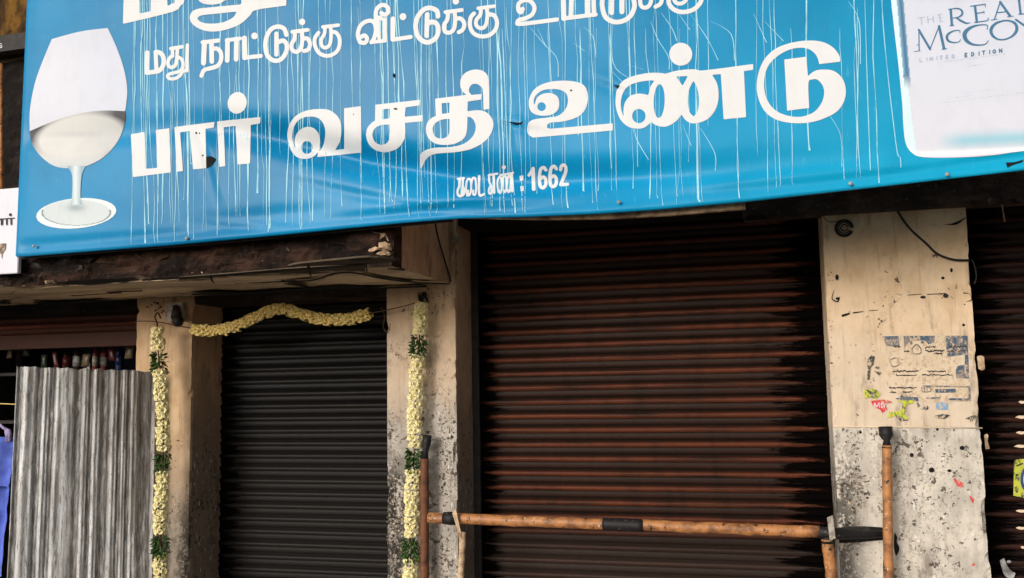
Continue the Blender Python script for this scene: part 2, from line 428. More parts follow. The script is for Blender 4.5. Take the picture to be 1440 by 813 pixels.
def mk_pipe():
    m = M('pipe_paint', .5, .45); a = m.noise(16, 5, .65); b = m.noise(55, 4, .7)
    c = m.mix(m.ramp(a, .35, .7), S(184, 126, 76), S(112, 72, 44)); c = m.mix(m.ramp(b, .62, .68), c, S(226, 200, 166))
    c = m.mix(m.ramp(m.noise(30, 4, .7, m.mp((1, 1, 1), (5, 5, 5))), .61, .64), c, S(40, 28, 22)); m.color(c); m.bump(b, .4, .002); MATS['pipe'] = m.m
    m = M('pipe_rust', .7, .3); c = m.mix(m.ramp(a if False else m.noise(18, 5, .65), .35, .7), S(116, 74, 50), S(70, 44, 32)); c = m.mix(m.ramp(m.noise(60, 4, .7), .66, .72), c, S(190, 160, 130)); m.color(c); MATS['pipe_rust'] = m.m
mk_pipe()
simple('black_tape', S(26, 24, 26), S(96, 88, 82), .6, .35, 34, .6, lo=.58, hi=.70)
simple('grey_metal', S(176, 168, 156), S(120, 112, 104), .5, .5, 40, .2)
simple('wire_black', S(20, 19, 19), None, .6, .4)
simple('wire_brown', S(96, 74, 56), None, .8, .2)
simple('batten', S(206, 178, 146), S(120, 98, 78), .85, .2, 18, .5)
simple('steel_dark', S(48, 44, 42), S(30, 27, 26), .7, .4, 20, .3)
simple('petal_pale', S(240, 232, 184), S(226, 210, 140), .6, .3, 60, 0)
simple('petal_gold', S(238, 218, 146), S(220, 186, 104), .6, .3, 60, 0)
simple('leaf_green', S(58, 92, 28), S(28, 56, 18), .55, .4, 50, 0)
simple('cloth_blue', S(98, 120, 214), S(76, 94, 184), .8, .2, 12, .2)
simple('cloth_lilac', S(160, 148, 190), S(110, 100, 140), .85, .2, 30, .2)
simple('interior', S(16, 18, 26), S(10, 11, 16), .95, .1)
simple('glass_dark', S(60, 40, 34), S(40, 30, 30), .2, .6)
simple('red_label', S(140, 58, 48), S(70, 26, 24), .4, .4)
simple('blue_label', S(26, 34, 84), S(30, 50, 76), .4, .4)
simple('pack_white', S(190, 190, 190), S(120, 110, 110), .5, .4)
simple('asphalt', (.055, .054, .052), (.035, .034, .033), .9, .3, 60, .5)
simple('paving', (.42, .38, .33), (.30, .27, .24), .9, .2, 6, .3)
simple('kerb_stone', (.34, .32, .29), (.22, .2, .18), .9, .2, 10, .3)
simple('earth', (.20, .16, .12), (.13, .11, .08), .95, .1, 2, .3)
simple('back_wall', (.34, .27, .2), (.2, .16, .12), .9, .2, 4, .4)
def mk_tin():
    m = M('galvanised_sheet', .55, .35, 0); x = m.xyz()
    s1 = m.noise(10, 6, .75, m.mp((5, 5, .14))); s2 = m.noise(34, 6, .8, m.mp((4, 4, .3), (3, 0, 0))); b = m.noise(3, 5, .6)
    c = m.mix(m.ramp(s1, .40, .62), S(234, 235, 236), S(192, 189, 186))
    c = m.mix(m.mul(m.ramp(s2, .53, .60), .8), c, S(104, 97, 91))
    c = m.mix(m.mul(m.ramp(m.noise(60, 5, .8, m.mp((3, 3, 1), (1, 2, 3))), .60, .64), .8), c, S(62, 56, 52))
    # browner and darker towards the right hand, upper part of the sheet
    rr = m.math('ADD', x[0], m.mul(m.math('SUBTRACT', s1, .5), .5))
    zf = m.ramp(x[2], .7, 1.9)
    c = m.mix(m.mul(m.ramp(rr, -3.78, -3.36), m.math('ADD', .30, m.mul(zf, .45))), c, S(88, 74, 64))
    pit = m.noise(70, 3, .7, m.mp((1, 1, .6))); c = m.mix(m.mul(m.ramp(pit, .66, .72), .7), c, S(60, 52, 46))
    # darker in the troughs (sheet profile height comes as an attribute)
    at = m.n('ShaderNodeAttribute'); at.attribute_name = 'trough'
    tr = m.mul(at.outputs['Fac'], m.ramp(s2, .30, .55)); c = m.mix(m.mul(tr, .78), c, S(74, 66, 60))
    m.color(c); m.bump(m.math('ADD', s2, pit), .4, .003); MATS['tin'] = m.m
mk_tin()
def mk_moss():
    m = M('mossy_wall', .9, .2); a = m.noise(6, 5, .65, m.mp((1.5, 1, .6))); b = m.noise(16, 5, .6)
    c = m.mix(m.ramp(a, .40, .62), S(120, 86, 34), S(58, 40, 20)); c = m.mix(m.mul(m.ramp(b, .56, .7), .8), c, S(34, 26, 18)); m.color(c); m.bump(b, .6, .01); MATS['moss'] = m.m
mk_moss()
# ------------------------------------------------------------------ setting: ground, road, pavement
def structure(o): o['kind'] = 'structure'; return o
structure(mesh_obj('ground', [(-600, -600, -.16), (600, -600, -.16), (600, 600, -.16), (-600, 600, -.16)], [(0, 1, 2, 3)], MATS['earth']))
structure(box('road', -60, 60, -5.0, 2.4, -.155, -.12, MATS['asphalt']))
kb = structure(thing('kerb', 'x', 'x'))
for k in ('label', 'category'): del kb[k]
k0 = None
for i in range(-7, 6):
    if k0 is None: k0 = box('kerb_stone', -.445, .445, 2.4, 2.55, -.12, .01, MATS['kerb_stone'], kb, .012); k0.location = (i*.9, 0, 0)
    else: inst(k0, kb, Matrix.Translation((i*.9, 0, 0)))
pv = structure(box('pavement', -9, 6, 2.553, 5.3, -.15, -.03, MATS['asphalt']))
s0 = None
for i in range(-11, 8):
    for j in range(4):
        mw = Matrix.Translation((i*.6, 2.86+j*.6, random.uniform(-.002, .002))) @ Matrix.Rotation(random.uniform(-.004, .004), 4, 'Z')
        if s0 is None: s0 = box('paving_slab', -.296, .296, -.296, .296, -.028, 0, MATS['paving'], pv, .005); s0.matrix_basis = mw
        else: inst(s0, pv, mw)
# ------------------------------------------------------------------ building
B = thing('shop_building', 'old plastered shop row with peeling pillars behind the blue sign', 'building')
ZC = 2.145                      # canopy soffit
ZL = 2.47                       # lintel over the wide shutter
box('wall', -6.4, 3.6, 6.9, 9.5, -.02, 5.6, MATS['back_wall'], B)
box('wall', -3.2, 3.6, 5.34, 6.88, -.02, 5.6, MATS['back_wall'], B)
box('wall', -6.4, -6.2, 4.7, 6.88, -.02, 5.6, MATS['back_wall'], B)
box('wall', -6.19, -3.21, 4.9, 6.88, 2.6, 5.6, MATS['back_wall'], B)
rough_box('wall', -3.195, 3.6, 4.75, 5.33, 2.62, 5.6, MATS['plaster_grimy'], B, .08)
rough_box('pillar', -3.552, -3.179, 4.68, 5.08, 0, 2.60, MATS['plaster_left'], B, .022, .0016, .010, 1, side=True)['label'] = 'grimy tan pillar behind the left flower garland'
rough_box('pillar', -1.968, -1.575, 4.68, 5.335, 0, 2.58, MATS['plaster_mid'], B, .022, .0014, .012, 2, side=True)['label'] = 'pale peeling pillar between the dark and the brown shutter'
rough_box('pillar', .305, .945, 4.68, 5.335, 0, 2.45, MATS['plaster_right'], B, .022, .0012, .009, 3, zchip=True)['label'] = 'broad cream pillar, grey white below, with poster remains'
rough_box('pillar', -5.75, -5.38, 4.68, 5.08, 0, 2.60, MATS['plaster_grimy'], B, .05, .0016, .022, 4)
rough_box('pillar', 2.75, 3.2, 4.68, 5.33, 0, 2.45, MATS['plaster_grimy'], B, .05, .0016, .022, 5)
box('lintel', -3.178, -1.970, 4.70, 4.98, 2.100, 2.60, MATS['beam_grime'], B, .006)
box('lintel', -5.379, -3.554, 4.74, 4.98, 2.09, 2.59, MATS['black_concrete'], B, .006)
rough_box('lintel', -1.573, .303, 4.74, 5.32, ZL, 2.615, MATS['black_concrete'], B, .03, .004, .03, 6, zchip=True)
p0 = P(1047, 305, 4.66); 
rough_box('fascia_beam', p0.x, 3.2, 4.655, 4.735, P(1250, 297, 4.655).z, 2.75, MATS['beam_grime'], B, .022, .007, .035, 7, zchip=True, chipf=9)
# canopy over the narrow shutter and the left shop
def rough_slab():
    x0, x1, y0, y1, z0, z1 = -6.2, -1.598, 3.85, 4.676, ZC, 2.62
    nx, ny, nz = 210, 26, 20; vs = []; fs = []; vd = {}
    def v(i, j, k):
        key = (i, j, k)
        if key in vd: return vd[key]
        x = x0+(x1-x0)*i/nx; y = y0+(y1-y0)*j/ny; z = z0+(z1-z0)*k/nz; q = Vector((x, y, z)); dy = dz = dx = 0
        if j == 0:
            a = fbm((x*1.1, 3, z*2.4), 5, 5); dy = .04*max(-.6, a)+.025
        if j == 0 and k == 0: dz = .035*max(0, fbm((x, 1, 4), 7, 5)+.1)
        elif k == 0: dz = .006*fbm((x*.6, y*2, 2), 6, 4)
        if i == nx: dx = .004*fbm((1, y, z), 8)
        vd[key] = len(vs); vs.append((x+dx, y+dy, z+dz)); return vd[key]
    for i in range(nx):
        for k in range(nz): fs.append((v(i, 0, k), v(i+1, 0, k), v(i+1, 0, k+1), v(i, 0, k+1)))
        for j in range(ny): fs.append((v(i, j, 0), v(i, j+1, 0), v(i+1, j+1, 0), v(i+1, j, 0)))
        for j in range(ny): fs.append((v(i, j, nz), v(i+1, j, nz), v(i+1, j+1, nz), v(i, j+1, nz)))
    for j in range(ny):
        for k in range(nz): fs.append((v(nx, j, k), v(nx, j+1, k), v(nx, j+1, k+1), v(nx, j, k+1)))
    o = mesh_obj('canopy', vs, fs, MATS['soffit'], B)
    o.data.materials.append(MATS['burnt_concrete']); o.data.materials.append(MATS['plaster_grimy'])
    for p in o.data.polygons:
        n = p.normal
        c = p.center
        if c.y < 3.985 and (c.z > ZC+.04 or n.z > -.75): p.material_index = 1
        if c.x > -1.61 and n.x > .5 and c.y > 3.97: p.material_index = 2
    return o
can = rough_slab(); can['label'] = 'crumbling concrete canopy, burnt dark at its broken front edge'
# pieces of broken stone and render along the canopy front
rnd = random.Random(5)
def chunk(cx, cy, w, h, Y, mat, dep=.05, name='stone'):
    c = P(cx, cy, Y); sx = w/1302*Y*.95; sz = h/1302*Y
    bm = bmesh.new(); bmesh.ops.create_icosphere(bm, subdivisions=2, radius=.5)
    sd_ = rnd.random()*50
    for v in bm.verts:
        q = v.co.normalized(); k = .42+.34*fbm(q+Vector((sd_, 0, 0)), 3.2, 5)
        e = Vector((math.copysign(abs(q.x)**.7, q.x), math.copysign(abs(q.y)**.7, q.y), math.copysign(abs(q.z)**.7, q.z)))
        v.co = Vector((e.x*k*sx, e.y*k*dep, e.z*k*sz))
    o = bm_obj(name, bm, mat, can, False); o.location = c; o.rotation_euler = (0, rnd.uniform(-.12, .12)+.06*0, 0)
for a in [(58, 372, 56, 22), (92, 366, 44, 20), (122, 363, 36, 18), (45, 388, 40, 12), (85, 386, 36, 12), (112, 378, 30, 12)]: chunk(*a, 3.885, MATS['crumbled_grey'], .05)
for a in [(165, 357, 70, 15), (205, 362, 60, 20), (232, 357, 50, 18), (148, 368, 46, 10), (250, 362, 40, 22)]: chunk(*a, 3.885, MATS['brown_stone'], .03)
for a in [(300, 354, 70, 9), (375, 349, 90, 7), (330, 370, 90, 10), (430, 354, 60, 8), (480, 342, 60, 8), (285, 374, 80, 9), (165, 384, 60, 8)]: chunk(*a, 3.892, MATS['burnt_concrete'], .03)
for a in [(533, 333, 30, 14), (540, 346, 26, 16), (527, 350, 26, 12), (541, 357, 24, 10)]: chunk(*a, 3.88, MATS['batten'], .05)
# loose plaster skins under the soffit, open cracks between them
def under(name, shape, mat, dz, thick=0, step=1.6, par=can):
    vs, fs = march(shape, step)
    pv_ = [PZ(x, y, ZC-dz) for x, y in vs]; n = len(pv_)
    if thick:
        ec = {}
        for f in fs:
            for a, b in zip(f, f[1:]+f[:1]): ec[(a, b)] = 1
        pv_ += [p+Vector((0, 0, thick)) for p in pv_]; fs = fs+[(b, a, a+n, b+n) for (a, b) in ec if (b, a) not in ec]
    return mesh_obj(name, pv_, fs, mat, par)
sk = Shape(); sk.poly([(352, 384), (400, 380), (455, 376), (512, 372), (514, 381), (480, 385), (440, 388), (400, 393), (350, 396), (300, 397), (250, 398), (252, 392), (300, 388)])
under('plaster_skin', sk, MATS['soffit'], .012, .01)
sk = Shape(); sk.poly([(420, 371), (470, 366), (520, 362), (560, 366), (540, 370), (470, 373), (400, 376)]); under('plaster_skin', sk, MATS['soffit'], .009, .008)
sk = Shape(); sk.poly([(30, 408), (120, 401), (220, 395), (300, 390), (345, 388), (300, 400), (190, 406), (90, 414), (20, 418)]); under('plaster_skin', sk, MATS['soffit'], .008, .007)
sk = Shape(); sk.poly([(450, 395), (475, 386), (500, 385), (540, 391), (585, 396), (540, 400), (480, 401), (445, 401)]); under('plaster_skin', sk, MATS['soffit'], .007, .006)
ck = Shape()
ck.stroke([(200, 394), (295, 388.5), (400, 380), (514, 373)], [1.2, 1.5, 1.6, 1.2]); ck.stroke([(515, 372), (516, 381)], 1.2)
ck.stroke([(296, 388), (298, 394), (301, 399)], [1.6, 1.4, .6]); ck.stroke([(434, 376), (437, 388)], [2.2, 1.2])
ck.stroke([(330, 399), (400, 396), (440, 394), (470, 385), (500, 384), (540, 392), (590, 397.5), (632, 399)], [.4, 1.0, 1.2, 1.1, 1.2, 1.3, 1.2, .8])
ck.stroke([(396, 394), (415, 399), (432, 404)], [.8, 1.8, 2.2]); ck.stroke([(400, 399), (420, 402)], 1)
ck.poly([(446, 405), (470, 401.5), (500, 402), (525, 404), (560, 403), (600, 401), (600, 404), (550, 406), (500, 408.5), (450, 408.5)])
ck.stroke([(270, 414), (300, 413), (340, 413.5), (400, 410), (446, 406.5)], [1.0, 2.4, 2.0, 2.2, 1.6])
ck.stroke([(0, 426), (14, 426)], 1.6); ck.stroke([(48, 425), (80, 428), (120, 424), (160, 423)], [1.2, 2.6, 2.2, .8]); ck.stroke([(150, 411), (200, 409)], .9); ck.stroke([(100, 416), (170, 412)], .7)
ck.poly([(75, 398), (110, 394), (150, 392), (190, 391), (196, 394), (160, 398), (120, 401)]); ck.stroke([(495, 366), (520, 364)], [1.2, 2.4]); ck.stroke([(545, 378), (568, 379)], [.8, 1.8])
under('crack', ck, MATS['hole_black'], .0138, 0, 1.2)['kind'] = 'stuff'
# dado board edge strip above narrow shutter
tube('conduit', [P(642.5, 322, 4.655), P(642, 396, 4.655)], .0075, MATS['batten'], B, 8)
box('pipe_clip', P(636, 338, 4.65).x, P(650, 338, 4.65).x, 4.635, 4.68, P(642, 339, 4.65).z, P(642, 336, 4.65).z, MATS['grey_metal'], B)
cb = tube('hanging_cable', [tuple(v) for v in spline([tuple(P(x, y, Y)) for x, y, Y in [(611, 308, 4.3), (615, 330, 4.38), (622, 355, 4.5), (631, 385, 4.62), (634, 396, 4.64)]], 5)], .0045, MATS['wire_black'])
tag(cb, 'thin black cable slanting down the end of the canopy', 'cable')
# ------------------------------------------------------------------ rolling shutters
def slat_mesh(name, w, pitch):
    prof = [(.004, 0, 0), (-.001, .003, 0), (-.0050, .009, 0), (-.0080, .014, .15), (-.0088, .022, .12), (-.0092, .032, .05), (-.0088, .0355, 0), (-.0035, .0372, 0), (-.0105, .0392, .3), (-.0148, .044, .8), (-.0178, .051, 1), (-.0182, .057, 1), (-.0160, .062, .85), (-.0085, .068, .3), (.000, .0715, 0), (.003, .076, 0)]
    prof = [(a, b*pitch/.075, c) for a, b, c in prof]
    nseg = 6; vs = []; fs = []; bd = []
    for i in range(nseg+1):
        x = w*i/nseg
        for a, b, c in prof: vs.append((x, a, b)); bd.append(c)
    m = len(prof)
    for i in range(nseg):
        for k in range(m-1): fs.append((i*m+k, (i+1)*m+k, (i+1)*m+k+1, i*m+k+1))
    return vs, fs, bd
def shutter(name, label, x0, x1, z0, z1, mat, group, Y=5.0, pitch=.075, bar=.06, sag=0):
    t = thing(name, label, 'shutter', group); w = x1-x0
    box('bottom_bar', x0, x1, Y-.018, Y+.018, z0, z0+bar, mat, t, .004)
    n = int((z1-z0-bar)/pitch); src = None; rr = random.Random(len(label))
    vs, fs, bd = slat_mesh('slat', w, pitch)
    for k in range(n+1):
        mw = Matrix.Translation((x0, Y+rr.uniform(-.0015, .0015), z0+bar+k*pitch)) @ Matrix.Rotation(rr.uniform(-.0011, .0011)+sag, 4, 'Y')
        if src is None:
            src = mesh_obj('slat', vs, fs, mat, t, True); src.matrix_basis = mw
            src.data.attributes.new('bead', 'FLOAT', 'POINT').data.foreach_set('value', bd)
        else: inst(src, t, mw)
    for xx in (x0-.002, x1-.038):
        if xx > -1e9: box('guide_rail', xx, xx+.04, Y-.045, Y-.026, z0, z1, MATS['steel_dark'], t, .003)
    return t
shutter('rolling_shutter', 'wide closed rust brown rolling shutter between the two pale pillars', -1.572, .42, 0, 2.66, MATS['shutter_brown'], 'rolling shutters of the shop row', pitch=.0772)
shutter('rolling_shutter', 'narrow closed blackish rolling shutter hung with a flower garland', -3.225, -1.97, 0, 2.45, MATS['shutter_black'], 'rolling shutters of the shop row', pitch=.073)
shutter('rolling_shutter', 'dark brown rolling shutter with torn stickers right of the broad pillar', .90, 2.74, 0, 2.66, MATS['shutter_side'], 'rolling shutters of the shop row', pitch=.0752)
zb = P(100, 489, 5.0).z
shutter('rolling_shutter', 'half raised brown shutter over the goods behind the tin sheet', -5.37, -3.40, zb, 2.5, MATS['shutter_raised'], 'rolling shutters of the shop row', pitch=.0752, bar=.09)
# ------------------------------------------------------------------ left shop interior with goods
tI = box('interior_wall', -6.15, -3.26, 6.6, 6.7, 0, 2.55, MATS['interior'], B)
box('interior_wall', -3.30, -3.26, 5.1, 6.59, 0, 2.55, MATS['interior'], B)
box('interior_wall', -6.15, -3.26, 5.1, 6.7, 2.56, 2.59, MATS['interior'], B)
sh = thing('display_shelf', 'dark shelf of bottles inside the half open left shop', 'shelf')
zs = P(130, 522, 5.25).z
for q in (0, -.32, -.64): box('shelf_board', -5.1, -3.62, 5.18, 5.42, zs-.02+q, zs+q, MATS['steel_dark'], sh, .003)
for xx in (-5.12, -3.60): box('upright', xx, xx+.02, 5.18, 5.42, 0, zs+.16, MATS['steel_dark'], sh)
def lathe_bm(bm, prof, seg=14, x=0, y=0, z=0):
    rings = []
    for r_, h in prof: rings.append([bm.verts.new((x+r_*math.cos(2*math.pi*k/seg), y+r_*math.sin(2*math.pi*k/seg), z+h)) for k in range(seg)])
    for a, b in zip(rings, rings[1:]):
        for k in range(seg): bm.faces.new((a[k], a[(k+1) % seg], b[(k+1) % seg], b[k]))
    bm.faces.new(rings[0][::-1]); bm.faces.new(rings[-1])
def bottle(px, lab, mlab, mbody, mcap, h=.15, r_=.022, Y=5.27):
    p = P(px, 515, Y); t = thing('bottle', lab, 'bottle', 'goods on the shelf of the left shop')
    bm = bmesh.new(); lathe_bm(bm, [(r_*.9, 0), (r_, .01), (r_, h*.6), (r_*.8, h*.7), (r_*.4, h*.78), (r_*.36, h*.92)], 14, p.x, Y, zs); bm_obj('glass_body', bm, mbody, t, True)
    bm = bmesh.new(); lathe_bm(bm, [(r_*1.03, h*.18), (r_*1.03, h*.52)], 14, p.x, Y, zs); bm_obj('paper_label', bm, mlab, t, True)
    bm = bmesh.new(); lathe_bm(bm, [(r_*.42, h*.92), (r_*.42, h)], 12, p.x, Y, zs); bm_obj('cap', bm, mcap, t, True)
bottle(94, 'small bottle with a red label, leftmost on the shelf', MATS['red_label'], MATS['glass_dark'], MATS['pack_white'], .20, .028)
bottle(108, 'dark bottle with a white label beside the red one', MATS['pack_white'], MATS['glass_dark'], MATS['steel_dark'], .20, .026)
bottle(134, 'amber bottle with a silver label and dark cap', MATS['grey_metal'], MATS['red_label'], MATS['steel_dark'], .19, .020)
bottle(146, 'slim bottle with a white label and red cap', MATS['pack_white'], MATS['red_label'], MATS['red_label'], .175, .023)
bottle(168, 'blue bottle at the right end of the shelf', MATS['blue_label'], MATS['blue_label'], MATS['pack_white'], .20, .028)
bm = bmesh.new(); q = P(123, 512, 5.24); v_ = [bm.verts.new(c) for c in [(q.x-.022, 5.24, zs), (q.x+.02, 5.24, zs), (q.x+.008, 5.25, zs+.055), (q.x-.02, 5.28, zs), (q.x+.02, 5.28, zs)]]
for f in [(0, 1, 2), (1, 4, 2), (4, 3, 2), (3, 0, 2), (0, 3, 4, 1)]: bm.faces.new([v_[i] for i in f])
tag(bm_obj('paper_packet', bm, MATS['pack_white']), 'pointed white paper packet standing between the bottles', 'packet')
flat('packet_green', S(40, 54, 40), .35, dirt=.5, dc=S(90, 84, 60)); flat('packet_cream', S(104, 92, 70), .35, dirt=.8, dc=S(40, 38, 44)); flat('packet_maroon', S(84, 30, 34), .35, dirt=.6, dc=S(30, 30, 40))
for px, mat_, lab in ((14, 'packet_cream', 'small cream sachet hanging at the far left of the shop opening'), (36, 'packet_green', 'small green sachet hanging above the left edge of the tin sheet'), (62, 'packet_green', 'dull green sachet hanging between the cream and the maroon ones'), (78, 'packet_maroon', 'maroon sachet hanging just left of the shelf bottles'), (121, 'packet_cream', 'cream sachet hanging behind the white paper packet'), (157, 'packet_maroon', 'maroon sachet hanging between the red capped and the blue bottles'), (182, 'packet_cream', 'cream sachet hanging beside the left pillar')):
    c = P(px, 500+rnd.uniform(-9, 12), 5.16); vs_ = []; fs_ = []; w_, h_ = .030*rnd.uniform(.7, 1.1), .052*rnd.uniform(.8, 1.15); tl_ = rnd.uniform(-.25, .25)
    for k in range(7):
        for i in range(5):
            u_, v_2 = i/4*2-1, k/6*2-1; vs_.append((c.x+u_*w_*(1-.06*(1-v_2*v_2))+v_2*h_*tl_, 5.16-.012*(1-u_*u_)*(1-v_2**4)+.002*math.sin(u_*9+px), c.z+v_2*h_))
    for k in range(6):
        for i in range(4): q0 = k*5+i; fs_.append((q0, q0+1, q0+6, q0+5))
    pk_ = mesh_obj('sachet', vs_, fs_, MATS[mat_], None, True); md = pk_.modifiers.new('thickness', 'SOLIDIFY'); md.thickness = .003
    tag(pk_, lab, 'sachet', 'sachets hanging in the left shop')
tg = tube('cord', [P(-20, 567, 4.75), P(8, 568, 4.7), P(30, 569, 4.6)], .003, MATS['petal_gold']); tag(tg, 'thin yellow string stretched beside the tin sheet', 'string')
# ------------------------------------------------------------------ corrugated sheet
def tin_sheet():
    a = P(24, 516, 4.08); b = P(219, 523, 4.60)
    L = (Vector((b.x, b.y, 0))-Vector((a.x, a.y, 0))); w = L.length; u = L.normalized(); nrm = Vector((u.y, -u.x, 0))
    if nrm.y > 0: nrm = -nrm
    waves = 9; nx = waves*22; nz = 60; vs = []; fs = []; tro = []
    for k in range(nz+1):
        for i in range(nx+1):
            s = i/nx; t = k/nz; ph = s*waves+.28*math.sin(s*9)+.22*math.sin(s*23+1)+.02*fbm((s*3, t*2, 0), 2)
            c = math.cos(2*math.pi*ph); am = .0058+.0035*math.sin(s*17+1)*math.sin(s*31); h = .6*am*math.copysign(abs(c)**.42, c)+.0022*math.cos(6*math.pi*ph+1)
            h += .012*fbm((s*2, t*3, 4), 1.5)+.003*fbm((s*20, t*5, 1), 1)
            top = a.z+(b.z-a.z)*s+.006*fbm((s*9, 0, 3), 2)+(.004 if c > 0 else 0)
            z = t*top; q = a+u*(w*s+.0*(1-t)); x = Vector((q.x, q.y, 0))+nrm*(h+.03*(1-t))
            x += u*(-.018*(1-t)*(1-s))
            vs.append((x.x, x.y, z)); tro.append(max(0, -c)**.6 if c < 0 else 0)
    for k in range(nz):
        for i in range(nx):
            p = k*(nx+1)+i; fs.append((p, p+1, p+nx+2, p+nx+1))
    o = mesh_obj('corrugated_sheet', vs, fs, MATS['tin'], None, True)
    at = o.data.attributes.new('trough', 'FLOAT', 'POINT'); at.data.foreach_set('value', tro)
    md = o.modifiers.new('thickness', 'SOLIDIFY'); md.thickness = .0015
    return o
tag(tin_sheet(), 'upright pale corrugated iron sheet with rust streaks leaning by the left pillar', 'metal sheet')
# ------------------------------------------------------------------ banner sign
YS = 3.75
bot = [(-40, 366), (22, 360), (240, 343), (400, 328), (560, 312), (640, 305.5), (740, 303), (840, 298.5), (920, 293), (1047, 281.5), (1240, 260), (1440, 237), (1700, 208)]
bx = [b[0] for b in bot]; by = [b[1] for b in bot]
v1x = [0, 100, 200, 260, 330, 400, 460, 520, 640, 760, 900, 1050, 1250]; v1y = [196, 193, 186, 180, 186, 200, 216, 230, 250, 258, 250, 238, 220]
a1 = [.012, .016, .018, .020, .034, .054, .066, .070, .066, .056, .040, .016, .004]
def disp(px, py):
    """how far the vinyl stands off its plane towards the street"""
    c = np.interp(px, v1x, v1y); A = np.interp(px, v1x, a1)
    t = (py-c)/(24.0 if py < c else 15.0)
    d = -A*math.exp(-t*t)
    b = np.interp(px, bx, by)
    A2 = np.interp(px, [0, 250, 380, 600, 800, 1000, 1300], [.003, .006, .012, .016, .014, .008, .004])
    t = (py-(b-26))/11.0; d += A2*.9*math.exp(-t*t)*math.sin(px*.011+1)
    t = (py-(b-13))/7.0; d -= .008*math.exp(-t*t)*(.35+.65*abs(math.sin(px*.006+.6)))
    # pinch creases
    for x0, y0, ang, ln, am, wd in ((296, 232, 75, 60, .010, 7), (345, 318, 5, 80, .005, 5), (728, 176, 10, 50, .007, 7), (728, 190, 80, 40, .005, 6), (868, 122, 20, 50, .006, 8), (600, 292, -6, 120, .005, 5), (700, 294, -2, 100, .006, 5), (1020, 262, -7, 160, .004, 6), (520, 272, 12, 160, .007, 8), (860, 270, -4, 170, .005, 8), (1400, 220, -6, 90, .006, 6)):
        ca, sa = math.cos(R(ang)), math.sin(R(ang)); u = ((px-x0)*ca+(py-y0)*sa)/ln; v = (-(px-x0)*sa+(py-y0)*ca)/wd
        if abs(u) < 2.5 and abs(v) < 3: d += am*math.exp(-u*u*2)*math.exp(-v*v)*(-v)*1.4
    d += .010*noise.noise((px*.004, py*.006, 0))+.003*noise.noise((px*.012, py*.02, 5))
    return d
def SP(off):
    def f(px, py):
        return P(px, py, YS-disp(px, py)-off)
    return f
SG = thing('shop_sign', 'long blue vinyl banner sign with white Tamil lettering above the shutters', 'sign')
def banner():
    x0, x1, topy = 22, 1680, -190; nx, ny = 414, 120; vs = []; fs = []
    for j in range(ny+1):
        for i in range(nx+1):
            b = np.interp(x0+(x1-x0)*i/nx, bx, by)
            t = j/ny; py = topy+(b-topy)*t; e0 = x0+(360-py)*16/360; px = e0+(x1-e0)*i/nx     # the left border is a true vertical
            p = P(px, py, YS-disp(px, py)*min(1, i/3))
            vs.append(p)
    for j in range(ny):
        for i in range(nx):
            p = j*(nx+1)+i; fs.append((p, p+nx+1, p+nx+2, p+1))
    # hem wrapped round the frame, bottom and left side
    n0 = len(vs)
    for i in range(nx+1): q = vs[ny*(nx+1)+i].copy(); q.y = YS+.012; q.z -= .006; vs.append(q)
    for i in range(nx+1): q = vs[ny*(nx+1)+i].copy(); q.y = YS+.045; q.z += .002; vs.append(q)
    for i in range(nx):
        fs.append((ny*(nx+1)+i, n0+i, n0+i+1, ny*(nx+1)+i+1)); fs.append((n0+i, n0+nx+1+i, n0+nx+2+i, n0+i+1))
    n1 = len(vs)
    for j in range(ny+1): q = vs[j*(nx+1)].copy(); q.y = YS+.045; vs.append(q)
    for j in range(ny): fs.append((j*(nx+1), n1+j, n1+j+1, (j+1)*(nx+1)))
    return mesh_obj('banner', vs, fs, MATS['vinyl'], SG, True)
banner()
# steel frame behind the vinyl
zl, zr = P(22, 360, YS).z, P(1440, 237, YS).z; xl, xr = P(22, 360, YS).x, P(1670, 212, YS).x
def ztop(x): return P(600, -188, YS).z
for zz in (3.95,): box('frame_tube', xl+.02, xr-.02, YS+.09, YS+.13, zz-.05, zz-.01, MATS['steel_dark'], SG, .004)
for k in range(6):
    xx = xl+.03+(xr-xl-.1)*k/5; box('frame_tube', xx, xx+.04, YS+.092, YS+.132, 2.40, 3.89, MATS['steel_dark'], SG, .004)
for k in range(4):
    xx = xl+.5+k*1.25; tube('frame_stay', [(xx, YS+.13, 3.5), (xx, 4.88, 3.5)], .018, MATS['steel_dark'], SG)
m1, m2 = P(735, 306, 3.83), P(1049, 289, 3.83)
mesh_pts = []
bm = bmesh.new(); tube_bm(bm, [P(655, 306.5, 3.81), P(760, 306, 3.82), P(850, 302.5, 3.83), P(940, 298, 3.83), P(1048, 288, 3.83)], [.004, .012, .020, .019, .021], 6); bm_obj('batten', bm, MATS['batten'], SG, True)
bm = bmesh.new(); tube_bm(bm, [P(30, 362, 3.80), P(300, 341, 3.80), P(636, 309, 3.80)], .010, 6); bm_obj('batten', bm, MATS['steel_dark'], SG, True)
